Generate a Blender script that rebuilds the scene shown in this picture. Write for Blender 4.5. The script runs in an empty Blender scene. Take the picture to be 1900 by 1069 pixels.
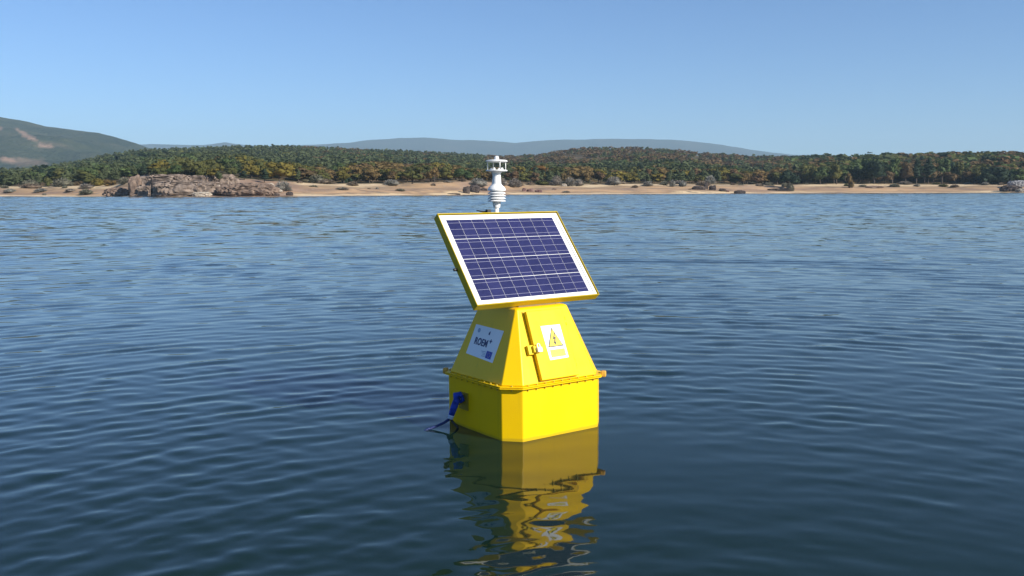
import bpy, bmesh, math, random
import numpy as np
from mathutils import Vector, Matrix, noise

random.seed(7)
rng = np.random.default_rng(11)
S = bpy.context.scene
COL = S.collection
R = math.radians

# ------------------------------------------------------------------ camera, sky, sun, exposure
CAM_H, FOC = 1.0877, 1671.13            # eye height above the water, focal length in photo pixels
HORIZON, SLOPE = 355.0, -6 / 1900       # horizon row of the photo at its centre, and its slope
PITCH = math.atan((534.5 - HORIZON) / FOC)
ROLL = math.atan(SLOPE)
cam = bpy.data.cameras.new('camera')
cam.sensor_width = 36.0
cam.lens = 36.0 * FOC / 1900
cam.clip_start, cam.clip_end = 0.05, 30000
cam_o = bpy.data.objects.new('camera', cam)
COL.objects.link(cam_o)
cam_o.matrix_world = (Matrix.Translation((0, 0, CAM_H)) @ Matrix.Rotation(math.pi / 2 - PITCH, 4, 'X')
                      @ Matrix.Rotation(ROLL, 4, 'Z'))
S.camera = cam_o

SUN_EL, SUN_ROT = R(29), R(124)         # behind the camera, to the right
world = bpy.data.worlds.new('World')
S.world = world
world.use_nodes = True
wn = world.node_tree
sky = wn.nodes.new('ShaderNodeTexSky')
sky.sky_type = 'NISHITA'
sky.sun_disc = False
sky.sun_elevation, sky.sun_rotation = SUN_EL, SUN_ROT
sky.altitude, sky.air_density, sky.dust_density, sky.ozone_density = 1100, 1.0, 0.55, 2.5
tint = wn.nodes.new('ShaderNodeVectorMath')
tint.operation = 'MULTIPLY'
tint.inputs[1].default_value = (0.76, 0.985, 1.29)          # the deep blue of dry autumn air
wn.links.new(sky.outputs[0], tint.inputs[0])
wn.links.new(tint.outputs[0], wn.nodes['Background'].inputs[0])
wn.nodes['Background'].inputs[1].default_value = 0.070

sun = bpy.data.lights.new('sun', 'SUN')
sun.energy, sun.angle, sun.color = 5.0, R(0.53), (1.0, 0.93, 0.82)
sun_o = bpy.data.objects.new('sun', sun)
COL.objects.link(sun_o)
to_sun = Vector((math.sin(SUN_ROT) * math.cos(SUN_EL), math.cos(SUN_ROT) * math.cos(SUN_EL), math.sin(SUN_EL)))
sun_o.rotation_euler = to_sun.to_track_quat('Z', 'Y').to_euler()
sun_o.location = to_sun * 50

S.render.engine = 'CYCLES'
S.view_settings.view_transform = 'Standard'
S.view_settings.look = 'None'
S.view_settings.exposure = 0.62
S.view_settings.gamma = 1.0
S.view_settings.use_curve_mapping = False
S.cycles.use_denoising = True
S.cycles.max_bounces = 8
S.cycles.volume_bounces = 0
S.cycles.sample_clamp_indirect = 6
S.cycles.pixel_filter_width = 1.9


# ------------------------------------------------------------------ helpers
def tag(o, label=None, cat=None, group=None, kind=None):
    if label: o['label'] = label
    if cat: o['category'] = cat
    if group: o['group'] = group
    if kind: o['kind'] = kind
    return o

def put(name, data, mats=(), parent=None, mw=None):
    o = bpy.data.objects.new(name, data)
    COL.objects.link(o)
    for m in (mats if isinstance(mats, (list, tuple)) else (mats,)):
        if data is not None and m.name not in [x.name for x in data.materials if x]:
            data.materials.append(m)
    if parent: o.parent = parent
    if mw is not None: o.matrix_local = mw
    return o

def empty(name, loc=(0, 0, 0)):
    o = bpy.data.objects.new(name, None)
    o.empty_display_size = 0.1
    o.location = loc
    COL.objects.link(o)
    return o

def mesh_np(name, V, F, smooth=False):
    """mesh from a vertex array and one array of equal-sized faces"""
    V = np.ascontiguousarray(V, dtype=np.float32); F = np.ascontiguousarray(F, dtype=np.int32)
    me = bpy.data.meshes.new(name)
    n = F.shape[1]
    me.vertices.add(len(V)); me.vertices.foreach_set('co', V.ravel())
    me.loops.add(F.size); me.loops.foreach_set('vertex_index', F.ravel())
    me.polygons.add(len(F)); me.polygons.foreach_set('loop_start', np.arange(0, F.size, n, dtype=np.int32))
    if smooth: me.polygons.foreach_set('use_smooth', np.ones(len(F), dtype=bool))
    me.update(calc_edges=True)
    return me

def mesh_bm(name, bm, smooth=False):
    bmesh.ops.recalc_face_normals(bm, faces=bm.faces)
    me = bpy.data.meshes.new(name)
    bm.to_mesh(me); bm.free()
    if smooth:
        for p in me.polygons: p.use_smooth = True
    return me

def bm_box(bm, x0, x1, y0, y1, z0, z1):
    v = [bm.verts.new(p) for p in ((x0, y0, z0), (x1, y0, z0), (x1, y1, z0), (x0, y1, z0),
                                   (x0, y0, z1), (x1, y0, z1), (x1, y1, z1), (x0, y1, z1))]
    for f in ((3, 2, 1, 0), (4, 5, 6, 7), (0, 1, 5, 4), (1, 2, 6, 5), (2, 3, 7, 6), (3, 0, 4, 7)):
        bm.faces.new([v[i] for i in f])

def box_mesh(name, *b):
    bm = bmesh.new(); bm_box(bm, *b); return mesh_bm(name, bm)

def bm_lathe(bm, prof, seg=24, c=(0, 0, 0)):
    rings = []
    for r, z in prof:
        if r < 1e-6:
            rings.append([bm.verts.new((c[0], c[1], c[2] + z))])
        else:
            rings.append([bm.verts.new((c[0] + r * math.cos(2 * math.pi * k / seg), c[1] + r * math.sin(2 * math.pi * k / seg), c[2] + z)) for k in range(seg)])
    for a, b in zip(rings, rings[1:]):
        for k in range(seg):
            k2 = (k + 1) % seg
            if len(a) == 1 and len(b) == 1: continue
            if len(a) == 1: bm.faces.new((a[0], b[k], b[k2]))
            elif len(b) == 1: bm.faces.new((a[k], b[0], a[k2]))
            else: bm.faces.new((a[k], a[k2], b[k2], b[k]))
    for ring, flip in ((rings[0], True), (rings[-1], False)):
        if len(ring) > 2: bm.faces.new(ring[::-1] if flip else ring)

def bm_tube(bm, pts, radii, seg=8):
    pts = [Vector(p) for p in pts]
    if not isinstance(radii, (list, tuple)): radii = [radii] * len(pts)
    rings, prev = [], None
    for i, p in enumerate(pts):
        t = (pts[min(i + 1, len(pts) - 1)] - pts[max(i - 1, 0)]).normalized()
        if prev is None:
            ref = Vector((0, 0, 1)) if abs(t.z) < 0.9 else Vector((1, 0, 0))
            n = t.cross(ref).normalized()
        else:
            n = (prev - t * prev.dot(t)).normalized()
        prev = n; b = t.cross(n)
        rings.append([bm.verts.new(p + (n * math.cos(2 * math.pi * k / seg) + b * math.sin(2 * math.pi * k / seg)) * radii[i]) for k in range(seg)])
    for a, b in zip(rings, rings[1:]):
        for k in range(seg):
            bm.faces.new((a[k], a[(k + 1) % seg], b[(k + 1) % seg], b[k]))
    bm.faces.new(rings[0][::-1]); bm.faces.new(rings[-1])

def tube_mesh(name, pts, radii, seg=8):
    bm = bmesh.new(); bm_tube(bm, pts, radii, seg); return mesh_bm(name, bm, True)

def lathe_mesh(name, prof, seg=24, smooth=True):
    bm = bmesh.new(); bm_lathe(bm, prof, seg)
    return mesh_bm(name, bm, False)

def bevel(o, w, seg=2):
    m = o.modifiers.new('bevel', 'BEVEL'); m.width = w; m.segments = seg; m.limit_method = 'ANGLE'; m.angle_limit = R(25)
    return o

def mat(name):
    m = bpy.data.materials.new(name); m.use_nodes = True
    return m, m.node_tree, m.node_tree.nodes['Principled BSDF']

def simple(name, col, rough=0.5, metal=0.0, var=0.0, scale=8.0, spec=0.5, bump=0.0):
    m, t, b = mat(name)
    b.inputs['Roughness'].default_value = rough
    b.inputs['Metallic'].default_value = metal
    b.inputs['Specular IOR Level'].default_value = spec
    b.inputs['Base Color'].default_value = (*col, 1)
    if var or bump:
        tc = t.nodes.new('ShaderNodeTexCoord')
        nz = t.nodes.new('ShaderNodeTexNoise'); nz.inputs['Scale'].default_value = scale; nz.inputs['Detail'].default_value = 6
        t.links.new(tc.outputs['Object'], nz.inputs['Vector'])
        if var:
            r = t.nodes.new('ShaderNodeValToRGB')
            r.color_ramp.elements[0].position, r.color_ramp.elements[1].position = 0.3, 0.7
            r.color_ramp.elements[0].color = (*[c * (1 - var) for c in col], 1)
            r.color_ramp.elements[1].color = (*[min(1, c * (1 + var * 0.6)) for c in col], 1)
            t.links.new(nz.outputs[0], r.inputs[0]); t.links.new(r.outputs[0], b.inputs['Base Color'])
        if bump:
            bp = t.nodes.new('ShaderNodeBump'); bp.inputs['Strength'].default_value = bump; bp.inputs['Distance'].default_value = 0.02
            t.links.new(nz.outputs[0], bp.inputs['Height']); t.links.new(bp.outputs[0], b.inputs['Normal'])
    return m

def interp(tab):
    xs = np.array([a for a, _ in tab], float); ys = np.array([b for _, b in tab], float)
    return lambda x: np.interp(x, xs, ys)

CP = math.cos(PITCH)
def slope_of(px): return (np.asarray(px, float) - 950) / FOC * CP
def px_of(s): return np.asarray(s, float) * FOC / CP + 950
def z_at(px, y, d):
    """height of a thing seen at photo row y, standing d metres out into the lake"""
    yy = y - SLOPE * (np.asarray(px, float) - 950)
    return CAM_H + d * np.tan(np.arctan((534.5 - yy) / FOC) - PITCH)
def y_at(px, z, d):
    return 534.5 - FOC * np.tan(np.arctan((z - CAM_H) / d) + PITCH) + SLOPE * (px - 950)

# ------------------------------------------------------------------ lake water
def build_water():
    az = np.concatenate([np.arange(-180, -42, 3.0), np.arange(-42, 42, 0.35), np.arange(42, 180, 3.0)]) * math.pi / 180
    r = [0.5]
    while r[-1] < 40: r.append(r[-1] * 1.0060)
    while r[-1] < 320: r.append(r[-1] + 0.30)
    while r[-1] < 950: r.append(r[-1] * 1.06)
    r = np.array(r)
    A, Rr = np.meshgrid(az, r)
    x, y = Rr * np.sin(A), Rr * np.cos(A)
    z = np.zeros_like(x)
    g = np.random.default_rng(5)
    step = np.clip(Rr * 0.0061, 0, 0.30)
    # calm lee round the float and towards the boat, livelier on the open water to the left and far out
    lee = np.exp(-(((x - 0.25) / 0.9) ** 2 + ((y - 3.75) / 0.75) ** 2))
    lee2 = 1 / (1 + np.exp((y - 3.6) * 2.5)) / (1 + np.exp(-(x - 0.2) * 2.0))
    patch = 1 + 0.25 * np.sin(x * 0.9 + y * 0.35 + 1.0) * np.sin(y * 0.55 - x * 0.3) + 0.15 * np.sin(x * 2.1 + y * 1.3) + 0.2 * np.sin(x * 0.11 + 1) * np.sin(y * 0.17 + x * 0.05)
    n = 230
    lam0 = np.clip(0.055 + 0.0135 * Rr, 0.115, 0.75)                    # short ripples by the boat, longer chop on the open lake
    rms = np.interp(Rr, [0, 3, 5, 9, 16, 40], [0.048, 0.050, 0.056, 0.054, 0.055, WAVE_FAR])
    norm = np.zeros_like(x)
    for i in range(n):
        lam = float(np.exp(g.uniform(math.log(0.055), math.log(5.0))))
        k = 2 * math.pi / lam
        w = np.exp(-((np.log(lam / lam0)) / 0.62) ** 2 / 2) * np.clip(lam / (2.6 * step) - 0.5, 0, 1) * (Rr < 330)
        norm += 0.5 * w * w
        ph = g.uniform(0, 6.28)
        if i % 10 < 5 and lam < 1.5:                       # rings spreading from the bow of the boat below the camera
            sx, sy = g.normal(0.6, 0.45), g.normal(1.2, 0.5)
            arg = k * np.sqrt((x - sx) ** 2 + (y - sy) ** 2 + 0.01) + ph
        else:                                              # wind ripples
            th = g.normal(0.10, 0.75)
            arg = k * (x * math.sin(th) + y * math.cos(th)) + ph
        short = 1 / (1 + (0.22 / lam) ** 3)
        calm = 1 - np.clip(lee * (0.95 - 0.45 * short) + lee2 * (0.75 - 0.30 * short), 0, 0.93)
        z += w / k * np.sin(arg) * calm
    z *= rms * patch / np.sqrt(norm + 1e-9) * np.clip((330 - Rr) / 30, 0, 1)
    nr, na = x.shape
    V = np.stack([x, y, z], -1).reshape(-1, 3)
    V = np.vstack([V, [[0, 0, 0]]])
    i = np.arange(nr - 1)[:, None] * na; j = np.arange(na)[None, :]; j2 = (j + 1) % na
    F = np.stack([i + j, i + na + j, i + na + j2, i + j2], -1).reshape(-1, 4)[:, ::-1]
    fan = np.stack([np.full(na, nr * na), np.arange(na), np.arange(na), (np.arange(na) + 1) % na], -1)
    me = mesh_np('lake_water', V, F, True)
    m, t, b = mat('water')
    N, L = t.nodes, t.links
    b.inputs['Base Color'].default_value = (0.006, 0.018, 0.012, 1)
    b.inputs['IOR'].default_value = 1.33
    b.inputs['Specular IOR Level'].default_value = 0.52
    geo = N.new('ShaderNodeNewGeometry')
    ln = N.new('ShaderNodeVectorMath'); ln.operation = 'LENGTH'
    L.new(geo.outputs['Position'], ln.inputs[0])
    def ramp(x0, x1, y0, y1):
        q = N.new('ShaderNodeMapRange'); q.interpolation_type = 'SMOOTHSTEP'
        for a, v in ((1, x0), (2, x1), (3, y0), (4, y1)): q.inputs[a].default_value = v
        L.new(ln.outputs['Value'], q.inputs[0]); return q.outputs[0]
    rough = ramp(4, 90, 0.035, 0.06)
    L.new(rough, b.inputs['Roughness'])
    def ripples(sx, sy, amp_socket):
        mp = N.new('ShaderNodeMapping'); mp.inputs['Scale'].default_value = (sx, sy, 1)
        L.new(geo.outputs['Position'], mp.inputs[0])
        nz = N.new('ShaderNodeTexNoise'); nz.inputs['Scale'].default_value = 1; nz.inputs['Detail'].default_value = 2
        L.new(mp.outputs[0], nz.inputs['Vector'])
        sub = N.new('ShaderNodeVectorMath'); sub.operation = 'SUBTRACT'; sub.inputs[1].default_value = (0.5, 0.5, 0.5)
        L.new(nz.outputs['Color'], sub.inputs[0])
        mul = N.new('ShaderNodeVectorMath'); mul.operation = 'MULTIPLY'; mul.inputs[1].default_value = (0.6, 1, 0)
        L.new(sub.outputs[0], mul.inputs[0])
        sc = N.new('ShaderNodeVectorMath'); sc.operation = 'SCALE'
        L.new(mul.outputs[0], sc.inputs[0]); L.new(amp_socket, sc.inputs['Scale'])
        return sc.outputs[0]
    a1 = ripples(1.6, 4.5, ramp(5, 60, 0.03, 0.25))       # hand-wide wind ripples, which the mesh stops carrying far out
    a2 = ripples(0.25, 0.9, ramp(15, 80, 0.0, 0.10))
    add = N.new('ShaderNodeVectorMath'); L.new(a1, add.inputs[0]); L.new(a2, add.inputs[1])
    add2 = N.new('ShaderNodeVectorMath'); L.new(add.outputs[0], add2.inputs[0]); L.new(geo.outputs['Normal'], add2.inputs[1])
    nm = N.new('ShaderNodeVectorMath'); nm.operation = 'NORMALIZE'; L.new(add2.outputs[0], nm.inputs[0])
    L.new(nm.outputs[0], b.inputs['Normal'])
    o = put('lake_water', me, m)
    tag(o, kind='structure')
    bm = bmesh.new(); bm.from_mesh(me); bm.verts.ensure_lookup_table()
    c = bm.verts[nr * na]
    for k in range(na): bm.faces.new((c, bm.verts[(k + 1) % na], bm.verts[k]))
    for f in bm.faces: f.smooth = True
    bm.to_mesh(me); bm.free()
WAVE_FAR = 0.070
build_water()

# ------------------------------------------------------------------ shore and wooded hill (one ground sheet)
D0 = interp([(-900, 300), (0, 262), (200, 246), (300, 222), (480, 220), (620, 232), (850, 268), (950, 292), (1200, 312), (1500, 352), (1750, 368), (1900, 352), (2800, 330)])
BANK = interp([(-900, 345), (0, 346), (150, 345), (210, 343), (250, 333), (300, 327), (420, 330), (520, 337), (600, 341), (740, 341), (850, 335), (920, 338), (1000, 342), (1200, 341), (1450, 343), (1550, 341), (1700, 342), (2800, 340)])
CREST = interp([(-900, 300), (-200, 318), (0, 314), (60, 309), (100, 303), (150, 295), (200, 284), (270, 274), (400, 269), (540, 266), (650, 272), (700, 275), (800, 279), (900, 285), (960, 287),
                (1000, 283), (1050, 275), (1080, 271), (1200, 271), (1300, 280), (1400, 287), (1480, 291), (1600, 293), (1700, 289), (1800, 287), (1900, 288), (2300, 280), (2800, 290)])
DC = interp([(-900, 700), (0, 620), (300, 820), (700, 900), (1000, 1000), (1400, 900), (1600, 620), (1900, 600), (2800, 600)])
BW = 46.0
def terrain_z(px, d):
    px = np.asarray(px, float); d = np.asarray(d, float)
    d0 = D0(px); dc = DC(px)
    d1 = d0 + BW
    zb = np.maximum(z_at(px, BANK(px), d1), 1.2)
    zc = z_at(px, CREST(px), dc) - 4.5
    t = np.clip((d - d0) / BW, 0, 1)
    beach = zb * (0.30 * t + 0.70 * t * t * (3 - 2 * t)) + 0.30 * np.sin(t * 13 + px * 0.013) * np.sin(t * math.pi)
    u = np.clip((d - d1) / (dc - d1), 0, 1)
    hill = zb + (zc - zb) * (0.62 * u + 0.38 * u * u)
    hill = hill + np.minimum((d - d1) * 0.02, 1.6) * (np.sin(px * 0.021 + d * 0.013) + 0.7 * np.sin(px * 0.05 - d * 0.021)) * (1 - u)
    back = np.clip((d - dc) / 900, 0, 1)
    zz = np.where(d < d1, beach, hill) - (zc - 4) * (d > dc) * (back * back * (3 - 2 * back))
    return np.where(d < d0, -np.minimum((d0 - d) * 0.12, 3.0), zz)

def build_ground():
    px = np.arange(-1000, 2900, 9.0)
    f = np.concatenate([[-60, -20, -5], np.linspace(0, BW, 34), BW + np.linspace(1, 1, 1) * 4, BW + 12 * 1.095 ** np.arange(0, 46), [2500, 4500, 8300]])
    P, Fd = np.meshgrid(px, f)
    D = np.where(Fd >= 2500, Fd, D0(P) + Fd)
    Z = terrain_z(P, D)
    s = slope_of(P)
    jit = np.zeros_like(Z)
    for i in range(Z.shape[0]):
        if f[i] <= 0 or f[i] > 200: continue
        for j in range(Z.shape[1]):
            jit[i, j] = noise.fractal(Vector((s[i, j] * D[i, j] * 0.09, D[i, j] * 0.14, 3)), 0.9, 2.1, 4)
    Z = Z + jit * 0.28 * np.clip(Fd / 10, 0, 1)
    V = np.stack([s * D, D, Z], -1).reshape(-1, 3)
    nr, nc = P.shape
    i = np.arange(nr - 1)[:, None] * nc; j = np.arange(nc - 1)[None, :]
    F = np.stack([i + j, i + j + 1, i + nc + j + 1, i + nc + j], -1).reshape(-1, 4)
    me = mesh_np('shore_ground', V, F, True)
    # wooded share of the ground: sand and rock below the bank, leaf litter and heath above it
    at = me.attributes.new('wooded', 'FLOAT', 'POINT')
    at.data.foreach_set('value', np.clip((Fd - BW * 0.92) / (BW * 0.2), 0, 1).astype(np.float32).ravel())
    rs = me.attributes.new('reddish', 'FLOAT', 'POINT')
    red = interp([(-900, 0.1), (150, 0.1), (260, 0.8), (520, 1.0), (600, 0.35), (800, 0.3), (860, 0.75), (930, 0.85), (1000, 0.4), (1300, 0.35), (1380, 0.7), (1500, 0.6), (1640, 0.35), (2800, 0.35)])
    rs.data.foreach_set('value', red(P).astype(np.float32).ravel())
    up = me.attributes.new('upslope', 'FLOAT', 'POINT')
    up.data.foreach_set('value', (np.clip(Fd / BW, 0, 1.5)).astype(np.float32).ravel())
    m, t, b = mat('shore')
    N, L = t.nodes, t.links
    b.inputs['Roughness'].default_value = 0.95; b.inputs['Specular IOR Level'].default_value = 0.15
    geo = N.new('ShaderNodeNewGeometry')
    def attr(n):
        a = N.new('ShaderNodeAttribute'); a.attribute_name = n; return a.outputs['Fac']
    def nz(scale, vec=(1, 1, 1), detail=5):
        mp = N.new('ShaderNodeMapping'); mp.inputs['Scale'].default_value = vec
        L.new(geo.outputs['Position'], mp.inputs[0])
        q = N.new('ShaderNodeTexNoise'); q.inputs['Scale'].default_value = scale; q.inputs['Detail'].default_value = detail
        L.new(mp.outputs[0], q.inputs['Vector']); return q.outputs[0]
    def math_(op, a, c):
        q = N.new('ShaderNodeMath'); q.operation = op
        for k, v in ((0, a), (1, c)):
            if isinstance(v, (int, float)): q.inputs[k].default_value = v
            else: L.new(v, q.inputs[k])
        return q.outputs[0]
    def mix(fac, a, c):
        q = N.new('ShaderNodeMix'); q.data_type = 'RGBA'
        L.new(fac, q.inputs[0])
        for k, v in ((6, a), (7, c)):
            if isinstance(v, tuple): q.inputs[k].default_value = (*v, 1)
            else: L.new(v, q.inputs[k])
        return q.outputs[2]
    def step(v, lo, hi):
        q = N.new('ShaderNodeMapRange'); q.interpolation_type = 'SMOOTHSTEP'
        q.inputs[1].default_value, q.inputs[2].default_value = lo, hi
        L.new(v, q.inputs[0]); return q.outputs[0]
    # old waterlines: bands that follow the height of the strand, broken by noise
    band = math_('ADD', attr('upslope'), math_('MULTIPLY', math_('SUBTRACT', nz(0.06, (0.35, 1, 1)), 0.5), 0.75))
    cr = N.new('ShaderNodeValToRGB'); L.new(band, cr.inputs[0])
    els = [(0.0, (0.28, 0.20, 0.13)), (0.04, (0.66, 0.51, 0.32)), (0.17, (0.62, 0.46, 0.27)), (0.23, (0.30, 0.20, 0.125)), (0.33, (0.46, 0.30, 0.17)),
           (0.43, (0.24, 0.165, 0.115)), (0.54, (0.42, 0.275, 0.155)), (0.66, (0.28, 0.195, 0.12)), (0.78, (0.62, 0.475, 0.29)), (0.95, (0.24, 0.17, 0.10))]
    while len(cr.color_ramp.elements) < len(els): cr.color_ramp.elements.new(0.5)
    for e, (p, c) in zip(cr.color_ramp.elements, els): e.position = p; e.color = (*c, 1)
    sandy = cr.outputs[0]
    redd = mix(step(nz(0.12), 0.35, 0.65), (0.26, 0.17, 0.115), (0.37, 0.25, 0.175))
    rmask = step(math_('ADD', attr('reddish'), math_('SUBTRACT', nz(0.07, (0.5, 1, 1)), 0.5)), 0.66, 0.92)
    beach = mix(rmask, sandy, redd)
    beach = mix(step(nz(0.30, (0.4, 1, 1)), 0.57, 0.70), beach, (0.19, 0.14, 0.10))
    beach = mix(step(nz(1.6, (1, 1, 1), 2), 0.60, 0.70), beach, (0.30, 0.26, 0.21))
    wood = mix(step(nz(0.03), 0.4, 0.62), (0.080, 0.070, 0.034), (0.165, 0.112, 0.060))
    L.new(mix(attr('wooded'), beach, wood), b.inputs['Base Color'])
    tag(put('shore_ground', me, m), kind='structure')
build_ground()

# ------------------------------------------------------------------ far hills
def hill_mesh(name, prof, d_foot, d_crest, d_back, px0, px1, step, rows, rough, foot_y=345, seed=0, gully=0.0):
    px = np.arange(px0, px1, step)
    top = interp(prof)(px)
    zc = z_at(px, top, d_crest)
    rowsf = np.linspace(0, 1, rows)
    V = []
    for k, u in enumerate(list(rowsf) + [1.5, 2.2]):
        d = d_foot + (d_crest - d_foot) * u if u <= 1 else d_crest + (d_back - d_crest) * (u - 1)
        s = slope_of(px)
        if u <= 1: z = 2 + (zc - 2) * (u ** 0.9)
        else: z = zc * (1 - (u - 1) * 0.55)
        for j in range(len(px)):
            n1 = noise.fractal(Vector((s[j] * d * 0.004 + seed, d * 0.004, 1.3)), 1.0, 2.0, 5)
            w = rough * (0.25 + 0.75 * math.sin(min(u, 1) * math.pi)) if u <= 1 else rough * 0.25
            V.append((s[j] * d, d, z[j] + n1 * w))
    nc = len(px); nr = rows + 2
    i = np.arange(nr - 1)[:, None] * nc; j = np.arange(nc - 1)[None, :]
    F = np.stack([i + j, i + j + 1, i + nc + j + 1, i + nc + j], -1).reshape(-1, 4)
    return mesh_np(name, np.array(V), F, True), px, rowsf

def hill_mat(name, ramp, scale, patches=None):
    m, t, b = mat(name)
    N, L = t.nodes, t.links
    b.inputs['Roughness'].default_value = 1; b.inputs['Specular IOR Level'].default_value = 0.0
    geo = N.new('ShaderNodeNewGeometry')
    q = N.new('ShaderNodeTexNoise'); q.inputs['Scale'].default_value = scale; q.inputs['Detail'].default_value = 9; q.inputs['Roughness'].default_value = 0.65
    L.new(geo.outputs['Position'], q.inputs['Vector'])
    cr = N.new('ShaderNodeValToRGB'); L.new(q.outputs[0], cr.inputs[0])
    while len(cr.color_ramp.elements) < len(ramp): cr.color_ramp.elements.new(0.5)
    for e, (p, c) in zip(cr.color_ramp.elements, ramp): e.position = p; e.color = (*c, 1)
    out = cr.outputs[0]
    if patches:
        a = N.new('ShaderNodeAttribute'); a.attribute_name = 'bare'
        mx = N.new('ShaderNodeMix'); mx.data_type = 'RGBA'
        L.new(a.outputs['Fac'], mx.inputs[0]); L.new(out, mx.inputs[6]); mx.inputs[7].default_value = (*patches, 1)
        out = mx.outputs[2]
    L.new(out, b.inputs['Base Color'])
    # tree canopy relief
    q2 = N.new('ShaderNodeTexNoise'); q2.inputs['Scale'].default_value = 0.06; q2.inputs['Detail'].default_value = 4
    L.new(geo.outputs['Position'], q2.inputs['Vector'])
    bp = N.new('ShaderNodeBump'); bp.inputs['Strength'].default_value = 0.8; bp.inputs['Distance'].default_value = 14
    L.new(q2.outputs[0], bp.inputs['Height']); L.new(bp.outputs[0], b.inputs['Normal'])
    return m

me, _, _ = hill_mesh('distant_ridge', [(-900, 255), (-300, 262), (200, 268), (380, 269), (400, 267), (422, 263), (442, 267), (475, 270), (560, 270), (640, 266), (690, 260), (740, 256), (790, 256), (850, 260), (900, 262), (955, 265), (1020, 260), (1100, 258), (1200, 258), (1260, 261), (1340, 269), (1430, 283), (1480, 287), (1560, 291), (1650, 295), (1750, 299), (1900, 303), (2300, 296), (2800, 290)],
                     5600, 7200, 8500, -900, 2800, 8, 26, 26, seed=3)
tag(put('distant_ridge', me, hill_mat('ridge_woods', [(0.3, (0.016, 0.030, 0.026)), (0.55, (0.030, 0.040, 0.032)), (0.75, (0.055, 0.055, 0.04))], 0.004)), kind='structure')

me, _, _ = hill_mesh('forested_mountain', [(-900, 150), (-500, 165), (-200, 188), (-60, 206), (0, 217), (40, 225), (90, 234), (130, 238), (165, 243), (190, 246), (215, 253), (240, 260), (270, 271), (320, 288), (400, 312), (520, 340), (600, 352)],
                     1650, 2900, 4200, -900, 600, 5, 60, 34, seed=9)
co = np.empty(len(me.vertices) * 3, np.float32); me.vertices.foreach_get('co', co); co = co.reshape(-1, 3)
vpx = px_of(co[:, 0] / co[:, 1]); vy = y_at(vpx, co[:, 2], co[:, 1])
def blob(cx, cy, ax, ay, ang):
    c, s_ = math.cos(ang), math.sin(ang)
    dx, dy = vpx - cx, vy - cy
    jx = np.array([noise.noise(Vector((a * 0.09, b_ * 0.15, 5))) for a, b_ in zip(vpx, vy)]) * 0.9
    q = ((dx * c + dy * s_) / ax) ** 2 + ((-dx * s_ + dy * c) / ay) ** 2 + jx
    return np.clip(1.6 - q * 1.4, 0, 1)
bare = np.clip(blob(62, 255, 28, 5, 0.55) + blob(92, 270, 20, 5, 0.30) + 0.7 * blob(0, 237, 16, 5, 0.2) + 0.8 * blob(5, 296, 30, 6, 0.1) + 0.5 * blob(45, 300, 45, 8, 0.05), 0, 1)
me.attributes.new('bare', 'FLOAT', 'POINT').data.foreach_set('value', bare.astype(np.float32))
tag(put('forested_mountain', me, hill_mat('mountain_woods', [(0.34, (0.012, 0.022, 0.010)), (0.48, (0.028, 0.037, 0.016)), (0.57, (0.040, 0.047, 0.022)), (0.68, (0.075, 0.066, 0.036))], 0.008, (0.24, 0.155, 0.105))), kind='structure')

# ------------------------------------------------------------------ haze
def build_haze():
    me = box_mesh('haze', -9950, 9950, -1100, 8900, -4.5, 520)
    m = bpy.data.materials.new('air'); m.use_nodes = True
    t = m.node_tree; t.nodes.clear()
    out = t.nodes.new('ShaderNodeOutputMaterial'); v = t.nodes.new('ShaderNodeVolumePrincipled')
    v.inputs['Color'].default_value = (0.58, 0.82, 1.0, 1); v.inputs['Density'].default_value = HAZE
    v.inputs['Anisotropy'].default_value = 0.0
    t.links.new(v.outputs[0], out.inputs['Volume'])
    tag(put('haze', me, m), kind='stuff')
HAZE = 1.2e-4
build_haze()

# ------------------------------------------------------------------ the buoy
YAW, TIPX, TIPY = 0.6276, -0.0100, -0.0072
HALF, CUT = 0.2822, 0.0669
ZF, ZT = 0.2357, 0.5588
AB, CB, AT, CT = 0.2760, 0.0665, 0.1487, 0.0075

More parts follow.
